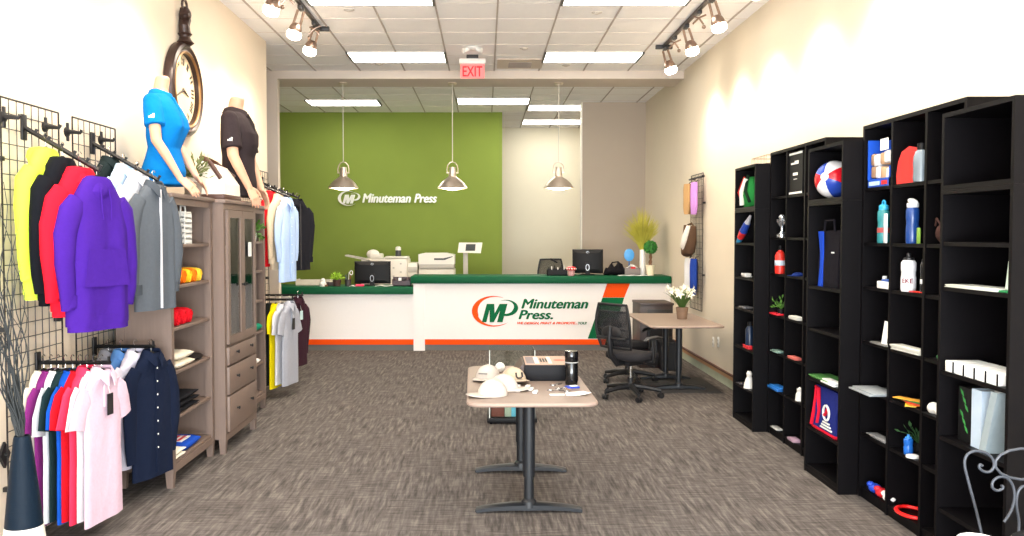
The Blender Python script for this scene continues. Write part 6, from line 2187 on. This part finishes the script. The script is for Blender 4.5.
# lily in a pot on the desk
p = atZ(682, 319, .745)
t = thing('potted_lily', 'white flowering lily in a brown woven pot on the desk', 'plant', (p.x, p.y, .7455))
MB().lathe([(0, 0), (.055, 0), (.068, .11), (.07, .135), (.06, .135), (.055, .11), (0, .11)], 24).build('pot', mat('woven_brown', (122, 96, 76), rough=.7, var=.3, scale=8, stretch=(1, 1, 10), bump=.3), t)
q = MB()
for k in range(46):
    a_ = random.random() * 2 * PI
    sp = random.uniform(.2, 1)
    L_ = random.uniform(.18, .34)
    d = Vector((math.cos(a_), math.sin(a_), 0))
    s_ = Vector((-d.y, d.x, 0))
    prev = None
    for j in range(6):
        u = j / 5
        c = Vector((0, 0, .12)) + d * (.02 + .23 * sp * u) + Vector((0, 0, L_ * (u - .45 * sp * u * u)))
        ww = .010 * math.sin(PI * (.15 + .85 * u)) + .0015
        pr = (q.v(c - s_ * ww), q.v(c + s_ * ww))
        if prev:
            q.face([prev[0], prev[1], pr[1], pr[0]])
        prev = pr
q.build('leaves', mat('leaf_lily', (70, 100, 44), rough=.5, var=.3), t, smooth=False)
LILY = mat('lily_white', (240, 236, 214), rough=.5, var=.05)
for k in range(8):
    a_ = 2 * PI * k / 8 + .4
    r_ = random.uniform(.03, .13)
    c = Vector((r_ * math.cos(a_), r_ * math.sin(a_), random.uniform(.27, .43)))
    MB().tube([(0, 0, .12), (c.x * .5, c.y * .5, .3), tuple(c)], .004, 6).build('stem', LEAF, t)
    q = MB()
    out = Vector((math.cos(a_), math.sin(a_), .25)).normalized()
    e1 = out.orthogonal().normalized()
    e2 = out.cross(e1)
    for j in range(6):
        b = 2 * PI * j / 6
        rad = e1 * math.cos(b) + e2 * math.sin(b)
        sd = out.cross(rad)
        P = [c, c + out * .03 + rad * .012, c + out * .055 + rad * .032, c + out * .058 + rad * .062]
        W_ = [.003, .011, .013, .001]
        prev = None
        for pp, ww in zip(P, W_):
            pr = (q.v(pp - sd * ww), q.v(pp + sd * ww))
            if prev:
                q.face([prev[0], prev[1], pr[1], pr[0]])
            prev = pr
    q.build('flower', LILY, t)

# ------------------------------------------------------------------ wire chair and small table, front right corner
t = thing('bistro_chair', 'grey scrolled wire cafe chair in the front right corner', 'chair', (1.79, 2.98, 0))
WIR = mat('grey_wire', (60, 64, 72), rough=.5, metal=.2)
YW = 2.98


def wire(pxs, r=.0062):
    return [Vector((atY(a, b, YW).x - 1.79, 0, atY(a, b, YW).z)) for a, b in pxs]


def smooth_path(P, n=6):
    out = []
    for i in range(len(P) - 1):
        p0, p1, p2, p3 = P[max(i - 1, 0)], P[i], P[i + 1], P[min(i + 2, len(P) - 1)]
        for k in range(n):
            u = k / n
            out.append(.5 * ((2 * p1) + (-p0 + p2) * u + (2 * p0 - 5 * p1 + 4 * p2 - p3) * u * u + (-p0 + 3 * p1 - 3 * p2 + p3) * u ** 3))
    out.append(P[-1])
    return out


MX = 1018      # mirror column of the chair back
left_outer = [(982.0, 536), (976, 510), (968, 480), (964.6, 464), (967, 455), (975, 451), (985, 452.5), (992, 458), (994, 466), (990, 471.5), (984, 471.5), (979.5, 468), (980, 464.5), (982.5, 466)]
small = [(1004, 522), (1011, 511), (1014.5, 498), (1013, 486), (1007, 478), (999, 477), (993, 481.5), (992.5, 487.5), (997, 490.5), (1002, 489), (1003, 486.5), (1001, 486)]
oval = [(1024 + 29 * math.cos(R(a)) * 1.0, 464 + 15.5 * math.sin(R(a))) for a in range(0, 360, 24)]
WB = []
for nm, P in (('outer_scroll', left_outer), ('inner_scroll', small)):
    MB().tube(smooth_path(wire(P), 5), .0048, 8).build(nm, WIR, t)
    MB().tube(smooth_path(wire([(2048 - a, b) for a, b in P]), 5), .0048, 8).build(nm, WIR, t)
MB().tube(wire(oval), .0048, 8, closed=True).build('oval_ring', WIR, t)
MB().tube(smooth_path(wire([(1018, 540), (1019, 522), (1016.5, 505), (1018, 492), (1024, 486), (1030, 492), (1031.5, 505), (1029, 522), (1030, 540)]), 5), .0048, 8).build('centre_loop', WIR, t)
sx0 = wire([(982, 536)])[0].x
sx1 = wire([(2048 - 982, 536)])[0].x
zb = wire([(982, 536)])[0].z
for xx in (sx0, sx1):
    MB().tube([(xx, 0, zb), (xx + .01, 0, .46), (xx, .02, .0)], .008, 8).build('rear_leg', WIR, t)
    MB().tube([(xx, -.38, .455), (xx - .0, -.40, 0)], .008, 8).build('front_leg', WIR, t)
xm = (sx0 + sx1) / 2
MB().tube([(xm + .2 * math.cos(a_), -.19 + .2 * math.sin(a_), .45) for a_ in [2 * PI * j / 28 for j in range(28)]], .009, 8, closed=True).build('seat_ring', WIR, t)
MB().lathe([(0, .452), (.19, .452), (.2, .47), (.19, .49), (.1, .498), (0, .5)], 28, (xm, -.19, 0)).build('seat', CHF, t)

p = atY(968, 536, 2.74)
t = thing('bistro_table', 'small round cafe table under the bottom right corner of the photo', 'table', (1.86, 2.36, 0))
MB().lathe([(0, .685), (.36, .685), (.365, .695), (.36, .705), (0, .705)], 40).build('table_top', WIR, t)
MB().cyl((0, 0, .02), (0, 0, .686), .025, n=14).build('column', WIR, t)
MB().lathe([(0, 0), (.18, 0), (.17, .015), (.04, .04), (0, .04)], 28).build('base', WIR, t)
a_ = atZ(968, 532.6, .765)
tag(MB().lathe([(0, 0), (.03, 0), (.05, .02), (.062, .058), (.06, .06), (.048, .03), (0, .012)], 28).build('bowl', mat('bowl_white', (238, 236, 230), rough=.35), loc=(a_.x, a_.y - .062, .7055)), 'small white bowl peeking up at the bottom edge beside wire chair', 'bowl')
a_ = atZ(1008, 519, .80)
c_ = cap_('black cap with orange trim at the bottom right corner', (a_.x + .02, a_.y - .10, .7055), R(60), (26, 26, 28), group='cap on the cafe table', sc=.95)
MB().box(-.05, .05, -.135, -.1, .016, .03, .004).build('orange_trim', mat('trim_orange', (226, 90, 40), rough=.5), c_)
